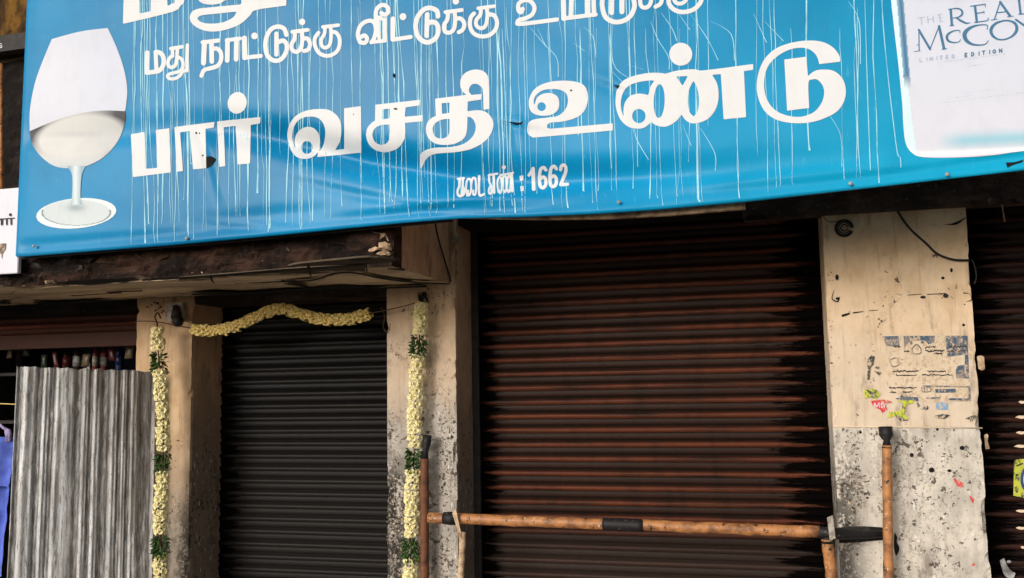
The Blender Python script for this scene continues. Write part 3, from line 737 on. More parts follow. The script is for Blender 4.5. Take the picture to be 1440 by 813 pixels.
# ---- lettering -------------------------------------------------------
WH = MATS['print_white']; L2 = SP(.0022)
def letter(sh_, step=1.0): return printed('letter', sh_, WH, L2, SG, step)
def Z5(): return Shape(160, 110, 4.8)
letter(Z5().raw([(115, 378), (208, 363), (217, 612), (296, 605), (284, 350), (375, 338), (385, 636), (130, 668)]))
letter(Z5().raw([(410, 330), (680, 295), (676, 333), (619, 342), (625, 607), (535, 616), (513, 356), (448, 366), (467, 627), (424, 632)]))
letter(Z5().raw([(697, 292), (990, 262), (988, 305), (925, 316), (920, 575), (836, 583), (822, 322), (742, 332), (753, 594), (712, 599)]).ell(833, 167, 64, 74, 15))
def Z6(): return Shape(380, 90, 5.422)
letter(Z6().poly([(563, 338), (692, 322), (696, 676), (360, 710), (365, 665), (345, 695), (300, 720), (240, 722), (190, 700), (150, 640), (131, 560), (137, 490), (165, 430), (215, 382), (290, 352), (380, 343), (450, 352), (505, 390), (535, 440), (543, 510), (535, 580), (515, 625), (493, 657), (565, 648)])
 .poly([(198, 655), (178, 610), (168, 555), (178, 490), (210, 435), (260, 407), (320, 401), (370, 415), (405, 455), (420, 510), (415, 580), (400, 630), (372, 668), (380, 610), (376, 550), (350, 505), (315, 483), (270, 482), (225, 505), (195, 545), (186, 600)], True).ell(280, 637, 43, 49, 0, True))
def Z7(): return Shape(390, 80, 4.5)
letter(Z7().poly([(620, 303), (903, 272), (901, 307), (812, 320), (806, 380), (918, 369), (919, 408), (808, 418), (810, 490), (795, 540), (760, 580), (710, 600), (670, 603), (620, 590), (580, 555), (562, 500), (570, 450), (600, 415), (618, 405)])
 .raw([(665, 333), (712, 328), (710, 390), (662, 395)], True).poly([(712, 428), (660, 432), (620, 450), (602, 490), (615, 535), (650, 556), (690, 548), (710, 510)], True))
letter(Z7().poly([(998, 265), (1200, 240), (1172, 220), (1158, 180), (1165, 130), (1200, 95), (1255, 80), (1310, 95), (1338, 150), (1342, 330), (1305, 335), (1300, 215), (1285, 185), (1255, 170), (1225, 180), (1212, 215), (1228, 242), (1290, 235), (1290, 270), (1205, 283), (1203, 345), (1270, 338), (1320, 350), (1355, 385), (1368, 430), (1350, 490), (1300, 545), (1220, 585), (1130, 603), (1060, 608), (990, 617), (945, 645), (908, 712), (903, 665), (905, 620), (940, 590), (1000, 575), (1100, 570), (1180, 550), (1235, 505), (1256, 450), (1245, 405), (1225, 383), (1203, 380), (1200, 460), (1185, 510), (1140, 543), (1080, 557), (1010, 552), (960, 520), (940, 465), (950, 415), (980, 385), (1003, 375)])
 .raw([(1040, 293), (1090, 290), (1088, 355), (1042, 362)], True).poly([(1090, 392), (1040, 398), (1000, 420), (983, 455), (995, 500), (1030, 517), (1065, 510), (1088, 480)], True))
def Z8(): return Shape(720, 40, 4.517)
letter(Z8().poly([(107, 480), (110, 445), (135, 395), (180, 360), (250, 338), (330, 332), (400, 338), (455, 360), (480, 410), (480, 470), (455, 530), (400, 570), (320, 592), (250, 598), (225, 610), (222, 630), (245, 637), (330, 630), (640, 603), (641, 648), (180, 690), (130, 690), (100, 665), (98, 620), (115, 590), (150, 576), (230, 566), (290, 556), (335, 520), (355, 470), (348, 420), (320, 396), (270, 385), (200, 392), (155, 422), (138, 460), (142, 490), (160, 440), (200, 415), (250, 412), (290, 435), (300, 480), (290, 520), (250, 548), (195, 555), (145, 545), (115, 518)]).ell(188, 497, 27, 28, 0, True))
def t9(x, y): return ((930+x/4.279-720)*4.517, (30+y/4.279-40)*4.517)
n_ = Z8(); n_.poly([(800, 637), (740, 625), (690, 580), (662, 510), (658, 440), (670, 380), (710, 330), (780, 300), (870, 283), (945, 283), t9(25, 315), t9(80, 300), t9(150, 290), t9(210, 290), t9(260, 295), t9(553, 257), t9(553, 292), t9(497, 300), t9(510, 577), t9(375, 590), t9(358, 318), t9(305, 322), t9(335, 375), t9(345, 440), t9(335, 510), t9(300, 570), t9(250, 603), t9(190, 615), t9(150, 598), t9(122, 562), t9(90, 600), t9(40, 630), t9(0, 634), (905, 610), (885, 592), (865, 612), (840, 630)])
n_.poly([(712, 568), (695, 520), (692, 460), (710, 400), (750, 360), (810, 340), (870, 331), (905, 332), (880, 370), (866, 424), (840, 418), (800, 415), (750, 430), (718, 470), (708, 520)], True).ell(806, 557, 43, 45, 0, True).ell(935, 462, 35, 108, 2, True)
n_.raw([t9(90, 333), t9(160, 330), t9(128, 388)], True).poly([t9(193, 358), t9(215, 400), t9(227, 460), t9(222, 530), t9(196, 573), t9(170, 545), t9(160, 480), t9(168, 410)], True).ell(*t9(117, 198), 73, 73)
letter(n_)
letter(Shape(930, 30, 4.279).poly([(740, 230), (872, 213), (882, 330), (925, 298), (980, 290), (1040, 300), (1090, 345), (1110, 410), (1100, 480), (1060, 540), (990, 580), (900, 608), (800, 613), (700, 595), (630, 550), (590, 480), (574, 400), (585, 310), (620, 230), (680, 170), (760, 135), (860, 117), (960, 122), (1030, 155), (1070, 205), (1077, 243), (950, 258), (940, 220), (915, 185), (870, 162), (800, 163), (730, 190), (665, 240), (630, 300), (618, 380), (628, 450), (660, 510), (710, 550), (780, 572), (850, 573), (920, 545), (965, 490), (980, 430), (970, 385), (940, 352), (910, 350), (885, 372), (890, 522), (757, 538)]))
# second line
def mini(ox, strokes, dots=(), w=15, s=4.8, oy=0, k=1.0):
    q = Shape(ox, oy, s)
    for st in strokes:
        ww = w
        if isinstance(st, tuple): st, ww = st
        q.stroke(st, ww*k, curve=len(st) > 2)
    for x, y, r_ in dots: q.ell(x, y, r_, r_*1.05)
    return letter(q, .9)
A = 160
mini(A, [([(226, 355), (224, 492)], 15), ([(224, 492), (296, 482)], 15), ([(283, 352), (288, 470)], 14), [(283, 352), (305, 354), (328, 372), (338, 410), (330, 450), (310, 475), (292, 482)]])
mini(A, [([(385, 328), (462, 316)], 12), ([(397, 330), (397, 380)], 12), ([(397, 372), (372, 400), (366, 435), (385, 455), (412, 445), (424, 410), (430, 330)], 12), ([(432, 385), (458, 400), (468, 440), (450, 478), (405, 492), (372, 502), (364, 518), (380, 532), (415, 530), (450, 508), (466, 482), (492, 478)], 11), ([(497, 305), (493, 478)], 12)])
mini(A, [([(600, 286), (705, 274)], 14), ([(612, 286), (606, 425)], 17), ([(660, 282), (662, 415)], 16), ([(665, 335), (695, 328), (722, 355), (724, 405), (700, 445), (650, 462), (610, 475), (592, 512)], 14)])
mini(A, [([(762, 272), (852, 260)], 13), ([(768, 272), (766, 408)], 16), ([(828, 264), (826, 400)], 16)])
mini(A, [([(882, 258), (884, 390)], 17), ([(884, 390), (992, 378)], 14)], [(950, 243, 22)])
mini(A, [([(1165, 235), (1150, 195), (1110, 180), (1062, 198), (1030, 255), (1024, 325), (1042, 382), (1085, 410), (1130, 400), (1162, 355), (1168, 305), (1145, 275), (1112, 285)], 15), ([(1098, 228), (1098, 368)], 15)])
mini(A, [([(1205, 215), (1308, 202)], 13), ([(1222, 215), (1220, 262), (1200, 300), (1205, 338), (1238, 350), (1264, 322), (1272, 270), (1270, 212)], 14), ([(1275, 262), (1308, 262), (1325, 298), (1312, 335), (1285, 345)], 14)], [(1272, 148, 21)])
Bx = 440
mini(Bx, [([(68, 182), (172, 170)], 12), ([(82, 182), (78, 228), (56, 270), (62, 312), (90, 322), (115, 298), (123, 240), (120, 180)], 12), ([(126, 215), (158, 222), (180, 262), (176, 320), (148, 360), (95, 378), (42, 358), (14, 308), (14, 258), (38, 222)], 13)])
mini(Bx, [([(318, 285), (303, 235), (318, 180), (350, 150), (390, 140), (418, 160), (425, 210), (412, 262), (395, 286)], 14), ([(318, 285), (350, 290), (366, 265), (350, 240), (325, 250)], 14), ([(395, 286), (490, 275)], 12), ([(485, 132), (487, 272)], 14), ([(432, 170), (424, 110), (432, 60), (468, 34), (503, 48), (508, 82), (485, 100), (462, 88)], 14), ([(470, 130), (440, 125), (448, 262)], 12)])
mini(Bx, [([(540, 128), (540, 266)], 16), ([(540, 268), (660, 250)], 14)], [(608, 113, 23)])
mini(Bx, [([(845, 110), (835, 72), (790, 54), (745, 68), (704, 122), (694, 190), (716, 255), (770, 287), (825, 262), (846, 215), (838, 165), (808, 148), (786, 155)], 16), ([(772, 98), (768, 242)], 16)])
mini(Bx, [([(895, 82), (1005, 68)], 13), ([(912, 82), (908, 130), (886, 170), (892, 212), (925, 220), (953, 192), (960, 130), (957, 78)], 14), ([(962, 128), (998, 126), (1022, 160), (1012, 200), (985, 218)], 14)], [(965, 8, 22)])
mini(Bx, [([(1116, 56), (1225, 42)], 12), ([(1134, 56), (1130, 100), (1104, 135), (1104, 172), (1135, 192), (1166, 172), (1178, 110), (1174, 52)], 13), ([(1182, 98), (1222, 104), (1243, 148), (1232, 200), (1190, 238), (1132, 246), (1082, 222), (1060, 172), (1066, 118), (1088, 92)], 14)])
Cx = 700
mini(Cx, [([(168, 60), (158, 84), (140, 70), (142, 25), (182, 2), (224, 12), (248, 52), (232, 98), (186, 124), (146, 134), (134, 150), (160, 162), (400, 132)], 14)])
mini(Cx, [([(440, -90), (446, 125)], 17), ([(446, 125), (660, 98)], 14), ([(500, -90), (494, 110)], 16), ([(604, -60), (606, 100)], 18), ([(650, 100), (650, -70), (690, -110), (720, -80)], 15)])
mini(Cx, [([(780, -100), (730, -60), (706, 0), (708, 60), (730, 118), (785, 148), (845, 142), (895, 108), (922, 50), (915, -10), (890, -40), (850, -20)], 16), ([(770, -70), (768, 85)], 17), ([(838, -60), (838, 80)], 17)])
mini(Cx, [([(960, -110), (1080, -125)], 13), ([(985, -110), (985, -50), (962, -10), (968, 40), (1000, 52), (1030, 25), (1038, -40), (1038, -110)], 14), ([(1042, -50), (1085, -50), (1108, -15), (1098, 25), (1065, 46)], 14)])
mini(Cx, [([(1180, -130), (1310, -145)], 13), ([(1205, -130), (1205, -60), (1185, -20), (1205, 20), (1245, 22), (1275, -10), (1280, -80), (1275, -140)], 13), ([(1285, -60), (1330, -60), (1372, -25), (1366, 20), (1320, 65), (1250, 82), (1190, 65), (1154, 20), (1160, -30)], 15)])
# top line, mostly above the frame
letter(Shape(160, 0, 4.8).poly([(82, -560), (170, -575), (175, 92), (248, 76), (255, -585), (330, -595), (400, -560), (450, -470), (478, -300), (480, -20), (450, 40), (390, 82), (62, 162)]).poly([(352, -480), (385, -420), (410, -300), (410, 0), (400, 20), (362, 42)], True), 1.6)
letter(Shape(160, 0, 4.8).poly([(600, -560), (1170, -620), (1165, 38), (960, 68), (920, 105), (850, 165), (740, 205), (640, 212), (560, 185), (516, 140), (520, 92), (560, 62), (650, 50), (860, 30), (862, -10), (760, 0), (720, 22), (660, 32), (600, 22), (565, -10), (540, -90), (550, -260), (600, -320)])
 .poly([(562, 128), (590, 105), (700, 92), (832, 78), (805, 118), (740, 150), (660, 160), (595, 152)], True).poly([(650, -40), (620, -100), (630, -230), (680, -280), (740, -240), (748, -80), (700, -30)], True).raw([(960, -500), (1060, -510), (1060, -40), (960, -25)], True), 1.6)
# shop number line
D = dict(s=7.2, oy=220, k=1.12)
mini(620, [([(172, 228), (232, 220)], 10), ([(188, 228), (186, 300), (170, 345), (174, 390), (200, 402), (216, 365), (222, 300), (222, 225)], 11), ([(224, 300), (238, 335), (234, 380), (218, 398)], 9)], **D)
mini(620, [([(268, 398), (256, 345), (260, 262), (280, 228), (302, 245), (306, 330), (290, 392), (272, 380), (276, 345)], 9), ([(306, 300), (318, 230), (338, 215), (352, 245), (356, 330), (346, 388), (326, 380), (328, 345)], 9), ([(388, 200), (388, 385), (436, 382)], 11)], w=10, **D)
mini(620, [([(500, 300), (485, 340), (490, 375), (510, 372), (514, 310), (492, 260), (488, 190)], 9), ([(486, 188), (572, 175)], 10), ([(534, 182), (540, 368)], 11)], **D)
mini(620, [([(582, 362), (572, 270), (588, 210), (608, 215), (618, 290), (610, 360), (594, 368), (586, 340)], 8), ([(618, 300), (630, 215), (648, 195), (662, 230), (664, 320), (652, 362), (638, 345)], 9), ([(664, 300), (676, 220), (692, 192), (706, 230), (702, 330), (688, 362), (676, 340)], 9), ([(600, 190), (732, 166)], 9), ([(718, 172), (724, 352)], 12)], [(638, 110, 21)], **D)
letter(Shape(620, 220, 7.2).raw([(796, 196), (834, 192), (836, 244), (800, 248)]).raw([(804, 302), (838, 299), (840, 350), (808, 354)]), .7)
mini(620, [([(892, 190), (934, 130)], 14), ([(934, 125), (940, 332)], 17)], **D)
for dx, dy in ((0, 0), (106, -12)): mini(620, [([(1064+dx, 138+dy), (1040+dx, 112+dy), (1010+dx, 135+dy), (997+dx, 220+dy), (1006+dx, 300+dy), (1036+dx, 318+dy), (1062+dx, 285+dy), (1060+dx, 232+dy), (1038+dx, 208+dy), (1012+dx, 225+dy)], 15)], **D)
mini(620, [([(1212, 135), (1222, 98), (1248, 88), (1266, 115), (1262, 165), (1240, 220), (1215, 288)], 15), ([(1215, 288), (1282, 282)], 15)], **D)
# ---- drips of old paste and bird dirt
dr = random.Random(11)
xs = [187, 191, 200, 205, 209, 217, 226, 241, 251, 260, 264, 274, 283, 289, 297, 310, 320, 330, 341, 349, 359, 373, 380, 390, 410, 418, 422, 437, 450, 458, 465, 477, 494, 503, 523, 531, 537, 544, 556, 582, 600, 606, 613, 632, 678, 688, 698, 702, 706, 720, 728, 740, 768, 772, 782, 807, 821, 833, 839, 860, 880, 885, 891, 908, 922, 938, 956, 995, 1033, 1063, 1071, 1089, 1112, 1133, 1181, 1206]
dp = Shape()
parts_d = []
xs += [dr.uniform(185, 980) for _ in range(46)]+[dr.uniform(980, 1240) for _ in range(6)]
for x in xs:
    dp = Shape(); b = float(np.interp(x, bx, by)); ye = b-dr.choice([4, 8, 14, 14, 30, 60, 110]); ys_ = dr.choice([-150, -120, -60, -60, 10, 40]); slope = -.02 if x < 560 else .0
    if x > 850: ys_ = max(ys_, -60)
    pts = []; xx = x; y = ys_
    while y < ye:
        pts.append((xx, y)); y += dr.uniform(22, 46); xx += dr.uniform(-1.6, 1.6)+(dr.choice([-3, 2, 3]) if dr.random() < .08 else 0)+(.6 if x > 500 else .2)
    pts.append((xx, ye)); w0 = dr.choice([.25, .35, .45, .55, .6, .8])*dr.uniform(.8, 1.2)
    ww = [w0*dr.uniform(.35, 1.35) for _ in pts]; ww[-1] = w0*dr.choice([.3, .8, 1.6]); ww[0] = .2
    dp.stroke(pts, ww, curve=False); parts_d.append(dp)
for pts in [[(862, 20), (862, 88), (888, 112)], [(821, 38), (834, 52), (838, 80)], [(745, 38), (765, 62), (783, 82), (785, 108)], [(756, 40), (768, 66)], [(915, 30), (925, 55), (940, 80), (941, 98)], [(930, 18), (945, 40), (952, 58)], [(955, 20), (970, 42)], [(970, 18), (995, 55), (1010, 85)], [(1000, 30), (1028, 48), (1033, 85)], [(880, 90), (905, 98)], [(985, 180), (1005, 215), (1006, 240)], [(960, 175), (972, 205)], [(1165, 160), (1182, 190), (1184, 235)], [(892, 175), (895, 195), (912, 225)], [(1060, 20), (1078, 60)], [(1075, 30), (1102, 58)], [(1193, 2), (1208, 30), (1210, 90)], [(1239, -60), (1241, 20), (1248, 100), (1256, 170), (1262, 215), (1266, 222), (1267, 236)], [(1215, -40), (1220, 130), (1224, 240)], [(806, 60), (822, 72)], [(860, 100), (875, 115)]]:
    q = Shape(); q.stroke(pts, [.2]+[.55]*(len(pts)-1), curve=len(pts) > 2); parts_d.append(q)
vsA = []; fsA = []
L1 = SP(.0010)
for q in parts_d:
    # ribbon strips (cheaper than marching)
    for _, a, _n in q.items:
        n0 = len(vsA); pts = []
        for (x1_, y1_, r1), (x2_, y2_, r2) in zip(a, a[1:]):
            k = max(1, int(abs(y2_-y1_)/6))
            for i in range(k): t = i/k; pts.append((x1_+(x2_-x1_)*t, y1_+(y2_-y1_)*t, r1+(r2-r1)*t))
        pts.append(tuple(a[-1])); off = .0010+.0006*random.random()
        f = SP(off)
        for i, (x_, y_, r_) in enumerate(pts):
            vsA.append(f(x_-r_, y_)); vsA.append(f(x_+r_, y_))
            if i: fsA.append((n0+2*i-2, n0+2*i, n0+2*i+1, n0+2*i-1))
mesh_obj('drip_streaks', vsA, fsA, MATS['drip'], SG, kind='stuff')
# ---- tears and dings
tr = Shape(160, 110, 4.8).poly([(622, 530), (660, 528), (688, 545), (660, 590), (624, 608)]); printed('tear', tr, MATS['hole_black'], SP(.0032), SG, .8)
tr = Shape(390, 80, 4.5).poly([(733, 330), (748, 323), (766, 332), (748, 335)]); printed('tear', tr, MATS['hole_black'], SP(.0034), SG, .6)
tr = Shape(390, 80, 4.5).ell(738, 118, 8, 14); tr.ell(482, 364, 4, 4); printed('tear', tr, MATS['hole_black'], SP(.0034), SG, .6)
tr = Shape(720, 40, 4.517).poly([(-25, 592), (50, 598), (75, 575), (60, 606), (20, 612)]).poly([(645, 360), (685, 362), (672, 384)]).ell(375, 394, 7, 6); printed('tear', tr, MATS['hole_black'], SP(.0034), SG, .6)
tr = Shape(160, 110, 4.8).ell(556, 370, 7, 7).ell(578, 372, 4, 6).ell(600, 522, 6, 6); printed('tear', tr, MATS['hole_black'], SP(.0034), SG, .6)
tr = Shape(1220, 0, 3.127).poly([(608, 715), (650, 712), (685, 702), (680, 712), (640, 725), (615, 738)]); printed('tear', tr, MATS['hole_black'], SP(.0034), SG, .8)
# ---- wine glass picture
def lerp(a, b, t): t = max(0, min(1, t)); return tuple(x+(y-x)*t for x, y in zip(a, b))
E1 = lambda: Shape(0, 0, 2.033)
def c_bowl(x, y):
    X, Y_ = x*2.033, y*2.033; c = lerp(S(216, 219, 231), S(202, 209, 225), (X-150)/260)
    return lerp(c, S(190, 197, 214), (170-Y_)/300) if Y_ < 170 else c
def c_liq(x, y):
    X, Y_ = x*2.033, y*2.033
    c = lerp(S(214, 214, 213), S(194, 197, 198), (X-200)/150)
    e = math.sqrt(((X-232)/122)**2+((Y_-392-(X-232)*-.10)/60)**2)
    up = max(0, min(1, (452-Y_)/50)); k = max(0, min(1, (e-.96)/.20))*up
    side = .25+.75*min(1, abs(X-225)/105)**2
    c = lerp(c, S(74, 76, 82), k*side)
    k2 = math.exp(-((Y_-384)/9)**2)*math.exp(-((X-215)/80)**2); c = lerp(c, S(176, 180, 184), k2*.45)
    return lerp(c, S(186, 200, 208), (Y_-440)/70)
def c_foot(x, y):
    X, Y_ = x*2.033, y*2.033; d = ((X-218)/112)**2+((Y_-608)/42)**2
    c = S(206, 216, 220)
    if d > .78: c = S(226, 236, 238)
    if .72 < d < .80 and Y_ > 600: c = S(120, 142, 150)
    k = math.exp(-((X-217)/26)**2-((Y_-594)/11)**2); c = lerp(c, S(158, 172, 180), k)
    return c
PC = MATS['print_colour']
GP = SP(.0022)
printed('glass_bowl_print', E1().poly([(148, 112), (230, 90), (308, 80), (335, 140), (355, 200), (364, 260), (358, 318), (300, 316), (240, 322), (170, 340), (85, 375), (86, 310), (105, 220)]), PC, GP, SG, 1.3, c_bowl)
printed('glass_liquid_print', E1().poly([(85, 375), (92, 412), (120, 450), (165, 478), (235, 478), (295, 450), (338, 402), (358, 345), (358, 318), (300, 316), (240, 322), (170, 340)]), PC, SP(.0026), SG, 1.0, c_liq)
printed('glass_stem_print', E1().poly([(190, 474), (246, 474), (234, 500), (230, 560), (236, 585), (200, 585), (206, 560), (206, 500)]), PC, SP(.0030), SG, 1.0, lambda x, y: lerp(S(150, 180, 196), S(220, 230, 234), 1-abs(x*2.033-216)/16))
printed('glass_foot_print', E1().ell(218, 610, 115, 43, -5), PC, GP, SG, 1.0, c_foot)
# ---- bottle picture at the right end
FB = lambda: Shape(1220, 0, 3.127)
def c_bot(x, y):
    X, Y_ = (x-1220)*3.127, y*3.127; edge = 108+Y_*.115
    c = lerp(S(206, 212, 228), S(214, 217, 230), Y_/600)
    if X < edge+22+Y_*.01: c = S(214, 236, 246)
    if 128+Y_*.09 < X < 158+Y_*.085 and Y_ < 400: c = lerp(S(64, 110, 150), S(150, 190, 215), abs(X-(146+Y_*.085))/22) if Y_ < 330 else lerp(S(90, 130, 165), c, (Y_-330)/60)
    if Y_ > 560 and X > 300: c = lerp(c, S(140, 200, 220), .8*math.exp(-((Y_-(625-(X-300)*.05))/30)**2)*min(1, (X-300)/120))
    if Y_ > 600: c = lerp(c, S(236, 240, 246), math.exp(-((Y_-(680-(X-180)*.04))/14)**2))
    return c
printed('bottle_print', FB().poly([(100, -560), (102, -60), (112, 80), (135, 280), (152, 450), (158, 560), (168, 630), (195, 672), (250, 692), (420, 692), (560, 682), (690, 664), (1200, 610), (1430, 560), (1430, -560)]), PC, SP(.0020), SG, 1.3, c_bot)
G1 = lambda: Shape(1250, 0, 6.774)
def serif(shape, strokes):
    for st, w in strokes: shape.stroke(st, w, curve=len(st) > 2)
    return shape
flat('ink_blue', S(62, 116, 150), .6, dirt=.5, dc=S(40, 60, 96)); flat('ink_pale', S(166, 180, 204), .6)
IB = MATS['ink_blue']; L3 = SP(.0034)
def word(strk, mat=None): return printed('letter', serif(G1(), strk), mat or IB, L3, SG, .55)
word([([(588, 92), (600, 240)], 12), ([(565, 92), (650, 80), (692, 100), (698, 135), (660, 165), (608, 172)], [4, 6, 9, 10, 6, 4]), ([(640, 168), (690, 200), (740, 222), (775, 216)], [7, 10, 8, 3]), ([(578, 245), (620, 240)], 4)])
word([([(820, 60), (838, 210)], 12), ([(780, 60), (918, 40)], 5), ([(918, 40), (920, 66)], 4), ([(832, 128), (905, 116)], 5), ([(905, 104), (908, 134)], 3), ([(815, 214), (935, 196), (945, 172)], 5)])
word([([(1060, 22), (1005, 185)], 6), ([(1060, 20), (1152, 150)], 12), ([(1030, 122), (1110, 112)], 5), ([(975, 192), (1030, 182)], 4), ([(1130, 160), (1185, 154)], 4)])
word([([(1232, -60), (1255, 132)], 11), ([(1235, 136), (1400, 118), (1420, 80)], 5), ([(1210, -62), (1262, -68)], 4)])
word([([(285, 280), (288, 480)], 5), ([(285, 285), (392, 468)], 11), ([(392, 468), (478, 250)], 5), ([(478, 252), (525, 462)], 13), ([(262, 430), (288, 425)], 3), ([(240, 492), (300, 484)], 3), ([(505, 470), (552, 464)], 4)])
word([([(676, 318), (672, 292), (620, 294), (570, 320), (552, 355), (570, 392), (620, 406), (665, 398), (684, 375)], [3, 5, 6, 10, 12, 10, 6, 4, 3])])
word([([(935, 280), (935, 240), (850, 240), (770, 268), (722, 320), (735, 380), (790, 420), (860, 430), (920, 420), (948, 385)], [4, 5, 7, 14, 20, 18, 11, 7, 5, 3])])
word([([(1090, 198), (1020, 222), (975, 275), (985, 335), (1040, 374), (1110, 374), (1180, 340), (1218, 285), (1205, 228), (1150, 198), (1090, 198)], [7, 11, 15, 13, 8, 7, 10, 15, 13, 8, 7])])
word([([(1210, 188), (1300, 250)], 10), ([(1400, 150), (1300, 250)], 5), ([(1300, 250), (1310, 340)], 10)])
word([([(275, 172), (345, 162)], 3), ([(308, 170), (314, 232)], 5), ([(368, 158), (374, 218)], 5), ([(420, 152), (426, 212)], 5), ([(370, 188), (424, 182)], 3), ([(480, 140), (488, 208)], 5), ([(462, 144), (508, 136)], 3), ([(484, 175), (506, 170)], 3), ([(488, 208), (516, 202)], 3)], MATS['ink_pale'])
# LIMITED EDITION
def tinytext(txt, x, y, dx, dy, h, mat, w=4):
    GL = {'L': [[(0, 0), (0, 1), (.7, 1)]], 'I': [[(.3, 0), (.3, 1)]], 'M': [[(0, 1), (0, 0), (.4, .7), (.8, 0), (.8, 1)]], 'T': [[(0, 0), (.8, 0)], [(.4, 0), (.4, 1)]], 'E': [[(.6, 0), (0, 0), (0, 1), (.6, 1)], [(0, .5), (.5, .5)]], 'D': [[(0, 0), (0, 1), (.5, .9), (.7, .5), (.5, .1), (0, 0)]], 'O': [[(.4, 0), (0, .3), (0, .7), (.4, 1), (.75, .7), (.75, .3), (.4, 0)]], 'N': [[(0, 1), (0, 0), (.7, 1), (.7, 0)]]}
    q = G1()
    for ch in txt:
        for st in GL.get(ch, []): q.stroke([(x+px*h*.95+0, y+py*h+px*h*dy/dx) for px, py in st], w, curve=False)
        x += dx*(.65 if ch == 'I' else 1); y += dy*(.65 if ch == 'I' else 1)
    printed('letter', q, mat, L3, SG, .5)
tinytext('LIMITED', 295, 558, 58, -7, 32, MATS['ink_pale'], 4.5)
tinytext('EDITION', 725, 510, 62, -8, 34, IB, 5)
sm = G1(); r3 = random.Random(3)
for y0, x0, x1 in ((590, 520, 1100), (632, 750, 900), (890, 700, 1000), (985, 480, 1250), (930, 640, 780)):
    x = x0
    while x < x1: l_ = r3.uniform(8, 22); sm.stroke([(x, y0-(x-x0)*.13), (x+l_, y0-(x+l_-x0)*.13)], r3.uniform(1.4, 2.6), curve=False); x += l_+r3.uniform(8, 20)
printed('small_print', sm, MATS['ink_pale'], L3, SG, .6, kind='stuff')
# screws on the hem
for x_, y_ in ((1332, 245), (1196, 258), (47, 346), (262, 335), (870, 284)):
    c = P(x_, y_, YS-.012); bm = bmesh.new(); bmesh.ops.create_uvsphere(bm, u_segments=10, v_segments=6, radius=.008)
    for v in bm.verts: v.co = Vector((v.co.x, v.co.y*.5, v.co.z))+c
    bm_obj('screw', bm, MATS['grey_metal'], SG, True)
# ------------------------------------------------------------------ neighbours at the left margin
NS = thing('side_sign', 'white sign with black lettering at the left margin beside the blue banner', 'sign')
a, b = P(-190, 392, 3.80), P(24.5, 384, 3.80); tz = P(24, 264, 3.80).z
box('sign_panel', a.x, b.x, 3.80, 3.825, b.z, tz, MATS['paper_white'], NS, .003)
def NP(px, py): return P(px, py, 3.797)
q = Shape(0, 250, 5.42)
for st, w in [([(-40, 318), (110, 308)], 4), ([(-30, 318), (-30, 360)], 6), ([(8, 316), (12, 358)], 6), ([(50, 314), (52, 356)], 6), ([(84, 312), (86, 354)], 7), ([(20, 316), (20, 356)], 3)]: q.stroke(st, w, curve=False)
q.ell(78, 282, 11, 12); printed('letter', q, MATS['print_black'], NP, NS, .5)
q = Shape(0, 250, 5.42).poly([(-120, 505), (44, 500), (40, 545), (22, 575), (14, 625), (4, 580), (-10, 560), (-120, 560)]); printed('emblem_print', q, MATS['ink_faded'], NP, NS, .7)
NW = thing('neighbour_facade', 'mossy brown upper wall behind the left end of the banner', 'wall')
za = P(20, 56, 4.6).z; zb_ = P(20, 78, 4.6).z
rough_box('wall_face', -6.1, -3.30, 4.60, 4.89, za+.02, 5.4, MATS['moss'], NW, .05, .01, .03, 9)
rough_box('wall_face', -6.1, -3.30, 4.66, 4.89, 2.63, zb_-.01, MATS['black_concrete'], NW, .05, .012, .03, 10)
bb = box('fascia_board', -6.1, -3.3, 4.52, 4.58, zb_, za, MATS['steel_dark']); tag(bb, 'black fascia board with a white letter above the left margin', 'board')
q = Shape(0, 0, 6.25).stroke([(14, 388), (0, 384), (-10, 395), (0, 402), (14, 405), (16, 414), (2, 420), (-12, 416)], 3.2); printed('letter', q, MATS['print_white'], lambda x, y: P(x, y, 4.517), bb, .5)
tag(tube('vertical_pole', [P(4, 262, 4.3)-Vector((0, 0, .2)), P(1, 90, 4.3)], .013, MATS['pipe']), 'orange painted pole standing behind the white sign at the left margin', 'pole')
# ------------------------------------------------------------------ garlands
def petal_mesh(name, mat):
    vs = []; fs = []
    for k in range(5):
        a = 2*math.pi*k/5+.2*math.sin(k*3); c, s = math.cos(a), math.sin(a); w = .44
        n0 = len(vs); L = 1.0
        for r_, t, h in ((.05, 0, -.1), (.62*L, w, .34), (.98*L, 0, .02), (.62*L, -w, .34), (.58*L, 0, .40)):
            vs.append((c*r_-s*t, s*r_+c*t, h))
        fs += [(n0, n0+4, n0+1), (n0+1, n0+4, n0+2), (n0+2, n0+4, n0+3), (n0+3, n0+4, n0)]
    n0 = len(vs)   # stubby tube of the flower
    for z_, r_ in ((-.9, .10), (.05, .2)):
        for k in range(4): vs.append((r_*math.cos(k*math.pi/2), r_*math.sin(k*math.pi/2), z_))
    for k in range(4): fs.append((n0+k, n0+(k+1) % 4, n0+4+(k+1) % 4, n0+4+k))
    me = bpy.data.meshes.new(name); me.from_pydata(vs, [], fs); me.materials.append(mat); return me
FM = {'p': petal_mesh('flower', MATS['petal_pale']), 'g': petal_mesh('flower', MATS['petal_gold'])}
def leaf_me():
    vs = [(0, 0, 0), (.3, .16, .05), (.7, .17, .02), (1.05, 0, -.12), (.7, -.17, .02), (.3, -.16, .05), (.5, 0, -.03)]
    fs = [(0, 1, 6), (1, 2, 6), (2, 3, 6), (3, 4, 6), (4, 5, 6), (5, 0, 6)]
    me = bpy.data.meshes.new('leaf'); me.from_pydata(vs, [], fs); me.materials.append(MATS['leaf_green']); return me
LM = leaf_me()
